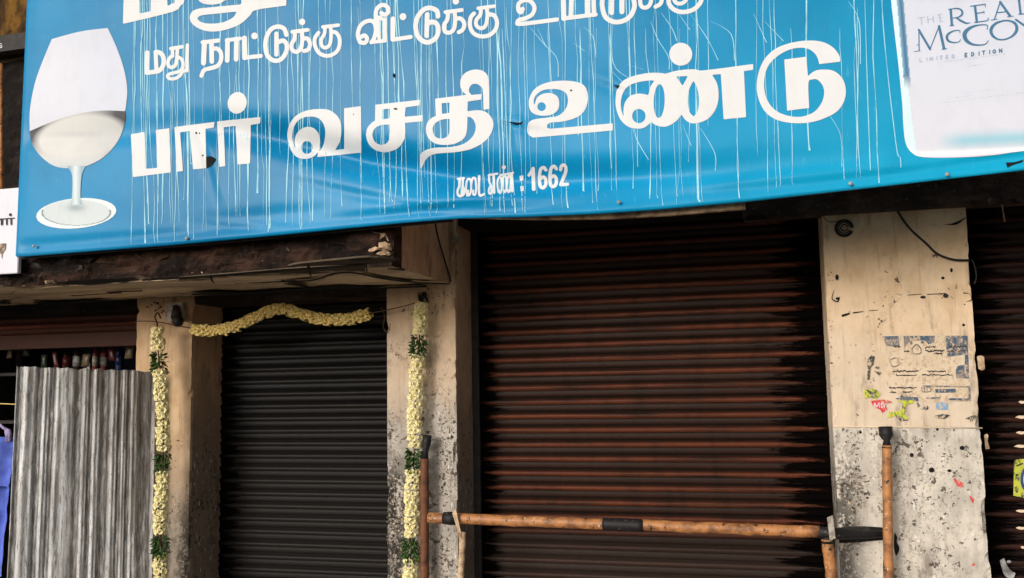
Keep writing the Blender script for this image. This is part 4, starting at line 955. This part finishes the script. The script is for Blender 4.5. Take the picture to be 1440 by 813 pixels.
def garland(label, path, Y, kind, greens, rad=.038, fl=.0228, rows=.0345, per=4, seed=0):
    rg = random.Random(seed); t = thing('flower_garland', label, 'garland', 'flower garlands round the narrow shutter')
    pts = [P(x, y, Y) for x, y in path]; sp = [Vector(p) for p in spline([tuple(p) for p in pts], 8)]
    tube('string', sp, .004, MATS['wire_brown'], t, 6)
    seg = [0]
    for a_, b_ in zip(sp, sp[1:]): seg.append(seg[-1]+(b_-a_).length)
    def at(s):
        for i in range(len(sp)-1):
            if seg[i+1] >= s: f = (s-seg[i])/max(1e-6, seg[i+1]-seg[i]); return sp[i].lerp(sp[i+1], f), (sp[i+1]-sp[i]).normalized()
        return sp[-1], (sp[-1]-sp[-2]).normalized()
    gl = []
    for y0, y1 in greens: gl.append((y0, y1))
    s = 0; row = 0
    while s < seg[-1]:
        c, tn = at(s); u = tn.cross(Vector((0, 1, 0))).normalized(); w = Vector((0, -1, 0)); pyy = 0
        # which band are we in (bands given as heights)
        green = any(z1 <= c.z <= z0 for z0, z1 in gl)
        if green:
            for k in range(20):
                a_ = rg.uniform(-.1, math.pi+.1) if k < 17 else rg.uniform(math.pi, 2*math.pi); d = (u*math.cos(a_)+w*math.sin(a_))
                o = bpy.data.objects.new('leaf', LM); COL.objects.link(o); o.parent = t
                dd = (d*.8+tn*rg.uniform(-.6, 1.3)).normalized(); q_ = dd.to_track_quat('X', 'Z').to_matrix().to_4x4() @ Matrix.Rotation(rg.uniform(-1.5, 1.5), 4, 'X')
                o.matrix_basis = Matrix.Translation(c+d*rg.uniform(.008, .034)) @ q_ @ Matrix.Scale(rg.uniform(.022, .034), 4)
            s += .0135
            continue
        for k in range(per):
            a_ = math.pi*(k+.5*(row % 2)+rg.uniform(-.15, .15))/(per-.5)
            if per*1 and k == per-1 and row % 3 == 0: a_ = -math.pi*.5
            d = (u*math.cos(a_)+w*math.sin(a_))
            o = bpy.data.objects.new('flower', FM[kind]); COL.objects.link(o); o.parent = t
            dd = (d+tn*rg.uniform(-.35, .35)).normalized(); q_ = dd.to_track_quat('Z', 'Y').to_matrix().to_4x4() @ Matrix.Rotation(rg.uniform(0, 3), 4, 'Z')
            o.matrix_basis = Matrix.Translation(c+d*(rad*rg.uniform(.75, 1.05)-.004)) @ q_ @ Matrix.Scale(fl*rg.uniform(.85, 1.15), 4)
        s += rows*rg.uniform(.9, 1.1); row += 1
    return t
def zz_(x, y0, y1, Y): return (P(x, y0, Y).z, P(x, y1, Y).z)
pl = [(221, 464), (222, 490), (226, 530), (229, 580), (230, 640), (227, 700), (226, 760), (225, 840), (225, 890)]
garland('long vertical flower garland with leaf bunches in front of the left pillar', pl, 4.52, 'p', [zz_(226, 494, 524, 4.52), zz_(228, 634, 664, 4.52), zz_(226, 756, 784, 4.52), zz_(226, 868, 888, 4.52)], seed=1)
pr_ = [(592, 430), (591, 460), (586, 520), (584, 570), (583, 630), (580, 690), (578, 750), (577, 840), (577, 890)]
garland('long vertical flower garland with leaf bunches on the middle pillar', pr_, 4.60, 'p', [zz_(588, 472, 502, 4.6), zz_(583, 634, 662, 4.6), zz_(579, 756, 788, 4.6), zz_(577, 868, 888, 4.6)], rad=.038, seed=2)
pt_ = [(274, 464), (300, 465), (330, 460), (358, 447), (382, 437), (402, 435), (425, 442), (455, 450), (485, 449), (508, 445), (522, 441)]
garland('short golden garland swagged across the top of the narrow shutter', pt_, 4.60, 'g', [], rad=.030, fl=.021, rows=.024, per=4, seed=3)
tag(tube('twine', [P(x, y, 4.60) for x, y in [(520, 441), (545, 436), (570, 430), (592, 424)]], .0028, MATS['wire_brown']), 'taut brown twine tying the short garland to the middle pillar', 'twine')
tag(tube('twine', spline([tuple(P(x, y, 4.58)) for x, y in [(190, 452), (215, 452), (240, 456), (276, 463)]], 5), .0028, MATS['wire_brown']), 'brown twine running over the left pillar under the lamp holder', 'twine')
tag(tube('twine', spline([tuple(P(x, y, 4.62)) for x, y in [(536, 432), (541, 445), (539, 460), (546, 468), (549, 455)]], 5), .0022, MATS['wire_brown']), 'curled loose end of twine beside the middle pillar', 'twine')
kn = bmesh.new()
for k in range(9):
    x_, y_ = 594+random.uniform(-5, 5), 414+random.uniform(-4, 5)
    tube_bm(kn, spline([tuple(P(x_, y_, 4.66-.02*random.random())), tuple(P(x_+random.uniform(-8, 8), y_+random.uniform(2, 10), 4.64)), tuple(P(x_+random.uniform(-6, 6), y_+random.uniform(0, 12), 4.655))], 4), .005, 6)
tag(bm_obj('cord_knot', kn, MATS['wire_black'], None, True), 'tangled dark knot of cord at the top of the middle pillar', 'knot')
tag(tube('cord_knot', spline([tuple(P(x, y, 4.60)) for x, y in [(222, 466), (221, 455), (218, 446), (222, 440), (226, 448)]], 5), .005, MATS['wire_brown']), 'small brown cord loop above the left vertical garland', 'knot')
# ------------------------------------------------------------------ lamp holder
LH = thing('lamp_holder', 'small metal lamp holder with dark bulb at the top of the left pillar', 'lamp')
c0 = P(246, 430, 4.66)
box('back_plate', P(235, 430, 4.66).x, P(260, 430, 4.66).x, 4.64, 4.672, P(246, 452, 4.66).z, P(246, 426, 4.66).z, MATS['grey_metal'], LH, .004)
bm = bmesh.new(); tube_bm(bm, [P(247, 432, 4.63), P(248, 446, 4.58)], [.018, .030], 14); bm_obj('socket', bm, MATS['steel_dark'], LH, True)
bm = bmesh.new(); bmesh.ops.create_uvsphere(bm, u_segments=16, v_segments=10, radius=.032)
for v in bm.verts: v.co = v.co*1.0+P(250, 452, 4.56)
bm_obj('bulb', bm, MATS['wire_black'], LH, True)
# ------------------------------------------------------------------ things on the right pillar
tag(tube('hanging_cable', spline([tuple(P(x, y, Y)) for x, y, Y in [(1260, 290, 4.66), (1264, 300, 4.665), (1280, 322, 4.662), (1303, 343, 4.66), (1318, 357, 4.66), (1340, 365, 4.66), (1364, 366, 4.665)]], 6), .0055, MATS['wire_black']), 'black cable curving down across the top of the broad cream pillar', 'cable')
rb = bmesh.new(); c = P(1187, 321, 4.668)
for k, r_ in enumerate((.040, .033, .026, .016)):
    tube_bm(rb, [c+Vector((r_*math.cos(a), -.003-.004*k, r_*math.sin(a))) for a in np.linspace(0, 2*math.pi*.93, 18)], .0028 if k else .0045, 6)
tag(bm_obj('coiled_wire', rb, MATS['wire_black'], None, True), 'small dark coil of wire near the top left of the broad pillar', 'wire coil')
# remains of posters on the broad pillar, all at their place on its face
YP = 4.6768
def PP(off=0): return lambda x, y: P(x, y, YP-off)
H = lambda: Shape(1180, 450, 4.782)
flat('poster_paper', S(214, 196, 172), .85, dirt=.7, dc=S(188, 164, 136), worn=True)
PO = thing('torn_poster', 'weathered poster scraps with navy blue print on the broad pillar', 'poster')
printed('paper_sheet', H().poly([(300, 100), (860, 105), (900, 250), (880, 400), (870, 545), (560, 545), (330, 440), (320, 300), (310, 180)]), MATS['poster_paper'], PP(0), PO, 1.6)
def navy(q, m='print_navy', off=.0014, st=.7, n='print_patch'): printed(n, q, MATS[m], PP(off), PO, st, kind='stuff')
navy(H().raw([(290, 110), (400, 108), (408, 185), (370, 180), (318, 175)])); navy(H().poly([(432, 108), (645, 106), (640, 150), (600, 165), (575, 140), (520, 140), (470, 150), (440, 190)]))
navy(H().raw([(715, 106), (865, 106), (875, 395), (790, 392), (782, 345), (795, 310), (845, 300), (845, 232), (730, 250), (720, 200)])); navy(H().raw([(645, 465), (785, 462), (785, 490), (648, 490)])); navy(H().raw([(560, 440), (882, 445), (885, 545), (730, 540), (745, 525), (865, 528), (868, 455), (562, 448)]))
navy(H().poly([(375, 530), (440, 515), (530, 520), (535, 545), (420, 537)]).poly([(570, 528), (620, 520), (680, 518), (670, 535)]).poly([(520, 545), (545, 575), (530, 590)]).poly([(545, 600), (590, 575), (585, 605)]), off=.0018)
q = H(); r4 = random.Random(4)
for y0, x0, x1, h in ((178, 365, 405, 9), (210, 440, 465, 9), (182, 580, 640, 20), (208, 580, 700, 12), (225, 635, 690, 10), (345, 365, 535, 9), (372, 385, 520, 7), (345, 595, 720, 8), (370, 560, 760, 9), (455, 340, 515, 7), (485, 345, 380, 5), (485, 430, 480, 5), (180, 740, 850, 14), (210, 730, 840, 12)):
    x = x0
    while x < x1:
        w_ = r4.uniform(5, 13); q.stroke([(x, y0+r4.uniform(-h, h)*.5), (x+w_, y0+r4.uniform(-h, h)*.5)], r4.uniform(2.4, 4.4), curve=False); x += w_+r4.uniform(2, 6)
navy(q, 'print_black', .0024, .6, 'faded_print')
q = H(); q.stroke([(490, 195), (520, 165), (550, 195), (545, 225), (500, 225), (490, 195)], 4); q.ell(485, 155, 9, 12).ell(560, 150, 12, 9); q.stroke([(345, 270), (375, 255), (400, 270), (400, 300), (370, 315), (348, 300), (345, 270)], 3.5); q.stroke([(555, 455), (610, 455), (612, 480), (560, 482), (555, 455)], 3); q.stroke([(575, 478), (575, 458)], 3).stroke([(592, 478), (592, 458)], 3); navy(q, 'ink_faded', .0026, .6, 'emblem_print')
flat('paint_red', S(206, 52, 60), .6, dirt=.3, worn=True, dc=S(196, 176, 152)); flat('paint_lime', S(196, 200, 70), .7, dirt=.5, dc=S(90, 100, 60), worn=True); flat('paint_sky', S(110, 160, 205), .7, dirt=.4, worn=True, dc=S(196, 176, 152)); flat('paint_dark', S(52, 62, 60), .8, dirt=.4, worn=True, dc=S(196, 176, 152))
printed('red_patch', H().poly([(215, 545), (300, 535), (360, 552), (310, 568), (325, 600), (290, 625), (270, 600), (225, 585)]), MATS['paint_red'], PP(.0020), PO, .8)
q = H(); q.stroke([(235, 590), (240, 560), (255, 585), (268, 555), (272, 590)], 2.2, curve=False); q.stroke([(285, 590), (298, 575), (290, 560), (282, 575), (290, 592)], 2.2).stroke([(305, 590), (308, 565), (318, 562)], 2.2); printed('scrawl', q, MATS['paper_white'], PP(.0034), PO, .5)
printed('lime_patch', H().poly([(165, 470), (240, 465), (280, 500), (250, 530), (200, 520), (175, 530)]).poly([(380, 545), (500, 538), (500, 560), (450, 570), (440, 630), (470, 665), (410, 670), (390, 640), (320, 660), (340, 620), (420, 610), (430, 560)]), MATS['paint_lime'], PP(.0024), PO, .8)
printed('dark_patch', H().poly([(175, 460), (235, 490), (240, 520), (205, 500)]).poly([(365, 612), (400, 650), (470, 675), (410, 680), (380, 645)]).poly([(640, 645), (700, 632), (745, 640), (710, 662), (660, 660)]).poly([(190, 270), (220, 235), (238, 245), (228, 300), (210, 320), (205, 405), (188, 400), (192, 330)]).ell(258, 320, 15, 8).poly([(235, 340), (285, 355), (270, 372), (245, 358)]).poly([(845, 665), (905, 640), (925, 650), (885, 690), (880, 670)]).ell(590, 590, 10, 14), MATS['paint_dark'], PP(.0030), PO, .7, kind='stuff')
printed('blue_patch', H().raw([(652, 550), (730, 560), (728, 605), (650, 600)]), MATS['paint_sky'], PP(.0022), PO, 1.0)
# horizontal arris of the lower repair and loose tabs on the pillar edge
bx0, bx1 = P(1170, 600, 4.67).x, P(1384, 602, 4.67).x
tube('render_edge', [(bx0+.005, 4.677, P(1170, 600, 4.677).z), ((bx0+bx1)/2, 4.676, P(1277, 600.5, 4.677).z), (bx1-.006, 4.677, P(1384, 602, 4.677).z)], .0035, MATS['paper_faded'], B, 6)
t1 = printed('paper_tab', Shape().poly([(1374, 501), (1380, 500), (1384, 502), (1385, 519), (1381, 521), (1376, 519)]), MATS['batten'], lambda x, y: P(x, y, 4.674), None, 1.2, thick=.003); tag(t1, 'upper pale paper tab sticking out of the right edge of the broad pillar', 'paper tab')
t2 = printed('paper_tab', Shape().poly([(1384, 612), (1388, 610), (1390, 613), (1389, 620), (1392, 631), (1386, 632)]), MATS['batten'], lambda x, y: P(x, y, 4.674), None, 1.2, thick=.003); tag(t2, 'lower ragged paper tab at the right edge of the broad pillar', 'paper tab')
# black soot smears and flaked scars on the pillars (paint marks)
rs = random.Random(21)
def scar(name, px, py, rx, ry, n, mat, par, off=.0012, smin=1.0, smax=3.2, ring=False):
    q = Shape()
    for k in range(n):
        a_ = rs.uniform(0, 2*math.pi); d = rs.random()**.6; x = px+rx*d*math.cos(a_); y = py+ry*d*math.sin(a_); r_ = rs.uniform(smin, smax)
        r_ = smin+(smax-smin)*rs.random()**2.2; el = rs.uniform(.6, 1.5)
        if ring and rs.random() < .35:
            a0 = rs.uniform(0, 6); pts = [(x+r_*1.5*el*math.cos(a0+t)*rs.uniform(.7, 1.3), y+r_*1.4/el*math.sin(a0+t)*rs.uniform(.7, 1.3)) for t in np.linspace(0, rs.uniform(1.2, 3.2), 6)]
            q.stroke(pts, [.15, .5, .35, .6, .3, .12], curve=False)
        else: q.poly([(x+r_*el*math.cos(t)*rs.uniform(.4, 1.25), y+r_/el*math.sin(t)*rs.uniform(.4, 1.25)) for t in np.linspace(0, 2*math.pi, 9)[:-1]])
    return printed(name, q, mat, PP(off), par, .6, kind='stuff')
SB = MATS['soot_black']; flat('scar_grey', S(96, 86, 78), .9, dirt=.5, worn=True, dc=S(196, 176, 152)); flat('scar_dark', S(58, 52, 48), .9, dirt=.5, worn=True, dc=S(196, 176, 152)); flat('scar_pale', S(222, 218, 212), .85, dirt=.3)
scar('paint_flakes', 1203, 690, 18, 36, 120, MATS['scar_dark'], B, .0010, .8, 2.8, True); scar('paint_flakes', 1196, 620, 12, 22, 26, MATS['scar_grey'], B, .0010, 1, 2.5, True)
scar('paint_flakes', 1300, 705, 66, 90, 60, MATS['scar_grey'], B, .0010, .6, 2.2, True); scar('paint_flakes', 1320, 700, 50, 85, 24, SB, B, .0014, .5, 1.6)
scar('paint_flakes', 1310, 730, 62, 75, 30, MATS['scar_pale'], B, .0016, .8, 3.0); scar('paint_flakes', 1168, 470, 5, 110, 26, MATS['scar_grey'], B, .0010, .7, 2.0)
scar('paint_flakes', 1225, 500, 50, 80, 22, MATS['scar_grey'], B, .0010, .5, 1.5, True); scar('paint_flakes', 1340, 410, 26, 12, 14, MATS['scar_grey'], B, .0010, .6, 2.0, True)
scar('paint_flakes', 626, 640, 13, 70, 90, MATS['scar_dark'], B, .0010, .6, 2.0, True); scar('paint_flakes', 556, 735, 12, 80, 150, MATS['scar_dark'], B, .0010, .6, 2.0, True)
scar('paint_flakes', 622, 790, 15, 40, 40, MATS['scar_grey'], B, .0010, .6, 2.2, True); scar('paint_flakes', 620, 540, 16, 60, 28, MATS['scar_grey'], B, .0010, .5, 1.8)
scar('paint_flakes', 556, 600, 9, 60, 30, MATS['scar_grey'], B, .0010, .5, 1.8); scar('paint_flakes', 620, 415, 16, 5, 16, SB, B, .0010, .4, 1.2, True)
scar('paint_flakes', 225, 432, 20, 8, 26, SB, B, .0010, .6, 2.2, True); scar('paint_flakes', 250, 700, 14, 90, 40, MATS['scar_grey'], B, .0010, .6, 2.2)
q = Shape(); q.poly([(1178, 742), (1210, 740), (1244, 742), (1246, 759), (1215, 762), (1180, 764)]); q.poly([(1258, 748), (1262, 756), (1261, 762), (1265, 772), (1260, 783), (1257, 770)]); printed('soot_smear', q, SB, PP(.0018), B, 1.2)
q = Shape(); q.ell(1353, 630, 3.6, 3).ell(1310, 661, 4, 3.6).ell(1282, 640, 3, 3).ell(1335, 662, 3, 2).ell(1318, 604, 1.8, 2).ell(1210, 608, 2, 2).ell(1326, 391, 2.5, 2).ell(1355, 457, 2, 2).ell(1177, 390, 2.4, 4).ell(1178, 420, 3, 2).ell(1338, 380, 2, 3); printed('paint_specks', q, SB, PP(.0018), B, .7, kind='stuff')
q = Shape(); q.stroke([(1293, 317), (1330, 316), (1345, 314), (1358, 306)], [.2, .3, 1.8, .5]); q.stroke([(1157, 303), (1165, 312), (1182, 310)], .5); q.stroke([(1276, 415), (1296, 413.5)], .4); q.stroke([(1304, 414), (1330, 412.6)], .5); q.stroke([(1185, 444), (1194, 441)], [1.7, 1.2]); q.stroke([(1200, 440), (1214, 438)], [.9, .4]).stroke([(1222, 437), (1235, 436)], .35); q.ell(1298, 418, 4, 2).ell(1330, 416, 4, 3); q.stroke([(1355, 412), (1364, 414), (1366, 422), (1358, 424)], [.8, .3, .7, .2]); q.stroke([(1173, 408), (1170, 420), (1178, 424), (1181, 417)], [.3, .6, .9, .3]); printed('crack', q, MATS['soot_black'], PP(.0020), B, .6, kind='stuff')
q = Shape(); q.poly([(1340, 672), (1352, 678), (1356, 686), (1346, 684)]).poly([(1362, 696), (1370, 702), (1368, 708)]).poly([(1368, 790), (1372, 795), (1366, 796)]); printed('red_patch', q, MATS['paint_red'], PP(.0018), B, .8)
# ------------------------------------------------------------------ barrier of painted pipes
BR = thing('pipe_barrier', 'horizontal orange pipe bar across the wide shutter with black tape', 'barrier')
def bar(x): t = (x-603)/(1152-603); return P(x, 728+20*t, 4.50)
rw = random.Random(31)
def crook(pts_, rad_, amp=.0018):
    n_ = len(pts_); return [p+Vector((amp*fbm((i*.13, 2, 1), 1), 0, amp*2.2*fbm((i*.13, 5, 3), 1))) for i, p in enumerate(pts_)], [rad_*(1+.05*fbm((i*.4, 1, 9), 1)+(.07 if i % 9 == 4 else 0)) for i in range(n_)]
bp, br_ = crook([bar(603+549*i/60) for i in range(61)], .0268)
tube('pipe', bp, br_, MATS['pipe'], BR, 18)
tube('tape', [bar(848), bar(853), bar(860), bar(872), bar(880), bar(890), bar(898), bar(905)], [.0285, .0305, .0295, .0312, .0295, .0305, .0295, .0285], MATS['black_tape'], BR, 18)
tube('tape', [bar(624), bar(633), bar(643)], [.030, .033, .030], MATS['black_tape'], BR, 18)
tube('sleeve', [P(1148, 748, 4.50), P(1165, 749, 4.51), P(1181, 751, 4.54), P(1212, 752, 4.60), P(1244, 751, 4.61)], [.028, .024, .026, .019, .015], MATS['black_tape'], BR, 16)
def plate(pts, Y, par, mat, th=.008):
    v = [P(x, y, Y) for x, y in pts]; n = len(v); v += [p+Vector((0, th, 0)) for p in v]
    mesh_obj('clamp_plate', v, [tuple(range(n))[::-1], tuple(range(n, 2*n))]+[(i, (i+1) % n, n+(i+1) % n, n+i) for i in range(n)], mat, par)
plate([(636, 722), (641, 716), (650, 758), (646, 764), (644, 748)], 4.455, BR, MATS['batten']); plate([(1163, 728), (1171, 725), (1175, 757), (1167, 760)], 4.455, BR, MATS['grey_metal'])
GB = 'painted pipe posts of the barrier'
def post(lab, pts, rad, mat, cap=None, Y=4.60):
    t = thing('pipe_post', lab, 'post', GB); p = [P(x, y, Y) for x, y in pts]
    d = (p[-1]-p[0]).normalized(); e = p[-1]+d*((p[-1].z)/-d.z); q_ = p+[e]; q_ = [q_[j].lerp(q_[j+1], k/14) for j in range(len(q_)-1) for k in range(14)]+[e]
    cp, cr = crook(q_, rad, .0012); tube('pipe', cp, cr, mat, t, 16)
    if cap: tube('black_cap', [P(x, y, Y) for x, y in cap[0]], cap[1], MATS['black_tape'], t, 14)
    return t
post('rusty brown pipe post with black top beside the middle garland', [(597, 645), (597, 813)], .0225, MATS['pipe_rust'], ([(601, 612), (600, 622), (598, 634), (597, 648)], [.022, .024, .016, .020]))
post('orange pipe post with flared black top in front of the broad pillar', [(1247, 626), (1249.5, 813)], .0215, MATS['pipe'], ([(1245, 600), (1246, 612), (1247, 620), (1247, 630)], [.030, .031, .014, .0225]), 4.58)
post('thin pale pipe leg under the left end of the bar', [(651, 748), (648, 813)], .0165, MATS['batten'], None, 4.53)
post('short orange pipe leg under the right end of the bar', [(1163, 758), (1170, 813)], .026, MATS['pipe'], ([(1163, 752), (1163.5, 764)], [.022, .027]), 4.52)
# ------------------------------------------------------------------ cloth at the left margin
def cloth(name, pts_top, pts_bot, Y, mat, seed, par=None, fold=.018):
    nx, nz = 26, 40; vs = []; fs = []
    for k in range(nz+1):
        for i in range(nx+1):
            s, t = i/nx, k/nz
            x = (pts_top[0]+(pts_top[1]-pts_top[0])*s)*(1-t)+(pts_bot[0]+(pts_bot[1]-pts_bot[0])*s)*t; y = pts_top[2]*(1-t)+pts_bot[2]*t+4*math.sin(s*5+seed)
            p = P(x, y, Y); p.y += fold*math.sin(s*13+t*2+seed)+fold*.6*fbm((s*3, t*2, seed), 1.5); vs.append(p)
    for k in range(nz):
        for i in range(nx): p = k*(nx+1)+i; fs.append((p, p+1, p+nx+2, p+nx+1))
    return mesh_obj(name, vs, fs, mat, par, True)
GC = thing('hanging_cloth', 'blue cloth with a bunched lilac end hanging left of the tin sheet', 'cloth')
cloth('cloth_body', (-46, 17, 618), (-60, 15, 688), 4.22, MATS['cloth_blue'], 1, GC, .02); cloth('cloth_tail', (-30, 14, 672), (-36, 5, 806), 4.26, MATS['cloth_blue'], 3, GC, .014)
rc = random.Random(9); kn = bmesh.new()
for k in range(7): tube_bm(kn, spline([tuple(P(6+rc.uniform(-8, 2), 598+rc.uniform(-3, 5), 4.22)), tuple(P(11+rc.uniform(-2, 3), 606+rc.uniform(-3, 3), 4.19)), tuple(P(12+rc.uniform(-2, 3), 620, 4.21))], 4), [.004]*4+[.012]*5, 7)
bm_obj('bunched_end', kn, MATS['cloth_lilac'], GC, True)
# ------------------------------------------------------------------ scraps stuck on the right shutter
def SH_(off): return lambda x, y: P(x, y, 4.972-off)
ST = thing('torn_sticker', 'yellow sticker scrap with a dark blue oval on the right hand shutter', 'sticker')
printed('paper_sheet', Shape().poly([(1426, 650), (1432, 646), (1470, 644), (1475, 702), (1440, 700), (1425, 697)]), MATS['paint_lime'], SH_(0), ST, .9)
flat('sticker_blue', S(30, 60, 120), .5); flat('sticker_yellow', S(230, 205, 80), .5)
q = Shape().ell(1448, 674, 13, 20); printed('oval_print', q, MATS['sticker_blue'], SH_(.0015), ST, .8); q = Shape().ell(1448, 674, 9, 15); printed('oval_print', q, MATS['paper_white'], SH_(.003), ST, .8)
q = Shape(); q.ell(1430, 668, 2.5, 1.5).ell(1430, 692, 1.6, 1).stroke([(1430, 655), (1438, 652)], 1); printed('faded_print', q, MATS['print_black'], SH_(.0015), ST, .6, kind='stuff')
SS = thing('torn_paper', 'row of torn white paper scraps on the ridges of the right shutter', 'paper scraps')
q = None
for y_, w_ in ((566, 8), (587, 13), (609, 12), (628, 15), (719, 12), (743, 12), (770, 5)):
    printed('paper_scrap', Shape().poly([(1440-w_, y_+rs.uniform(-1, 1)), (1440-w_*.6, y_-2.4), (1438, y_-1.6-rs.random()), (1450, y_-3), (1462, y_-2), (1461, y_+1), (1446, y_+.4), (1437, y_+2), (1440-w_*.7, y_+.8)]), MATS['paper_faded'], SH_(.004), SS, .9)
S2 = printed('torn_sticker', Shape().poly([(1406, 788), (1412, 785), (1419, 800), (1428, 806), (1424, 818), (1416, 812), (1411, 806)]).ell(1419, 790, 3, 2), MATS['pack_white'], SH_(.003), None, .8, thick=.002)
tag(S2, 'small crumpled white sticker low on the right hand shutter', 'sticker')
tag(tube('hanging_thread', [P(1409, 288, 4.6), P(1411, 300, 4.6), P(1413, 312, 4.6)], .003, MATS['batten']), 'short pale thread hanging from the black beam above the right shutter', 'thread')
tag(tube('loose_wire', spline([tuple(P(x, y, 4.66)) for x, y in [(1366, 364), (1371, 375), (1373, 390), (1370, 400)]], 5), .003, MATS['wire_black']), 'thin wire loop dangling at the right edge of the broad pillar', 'wire')
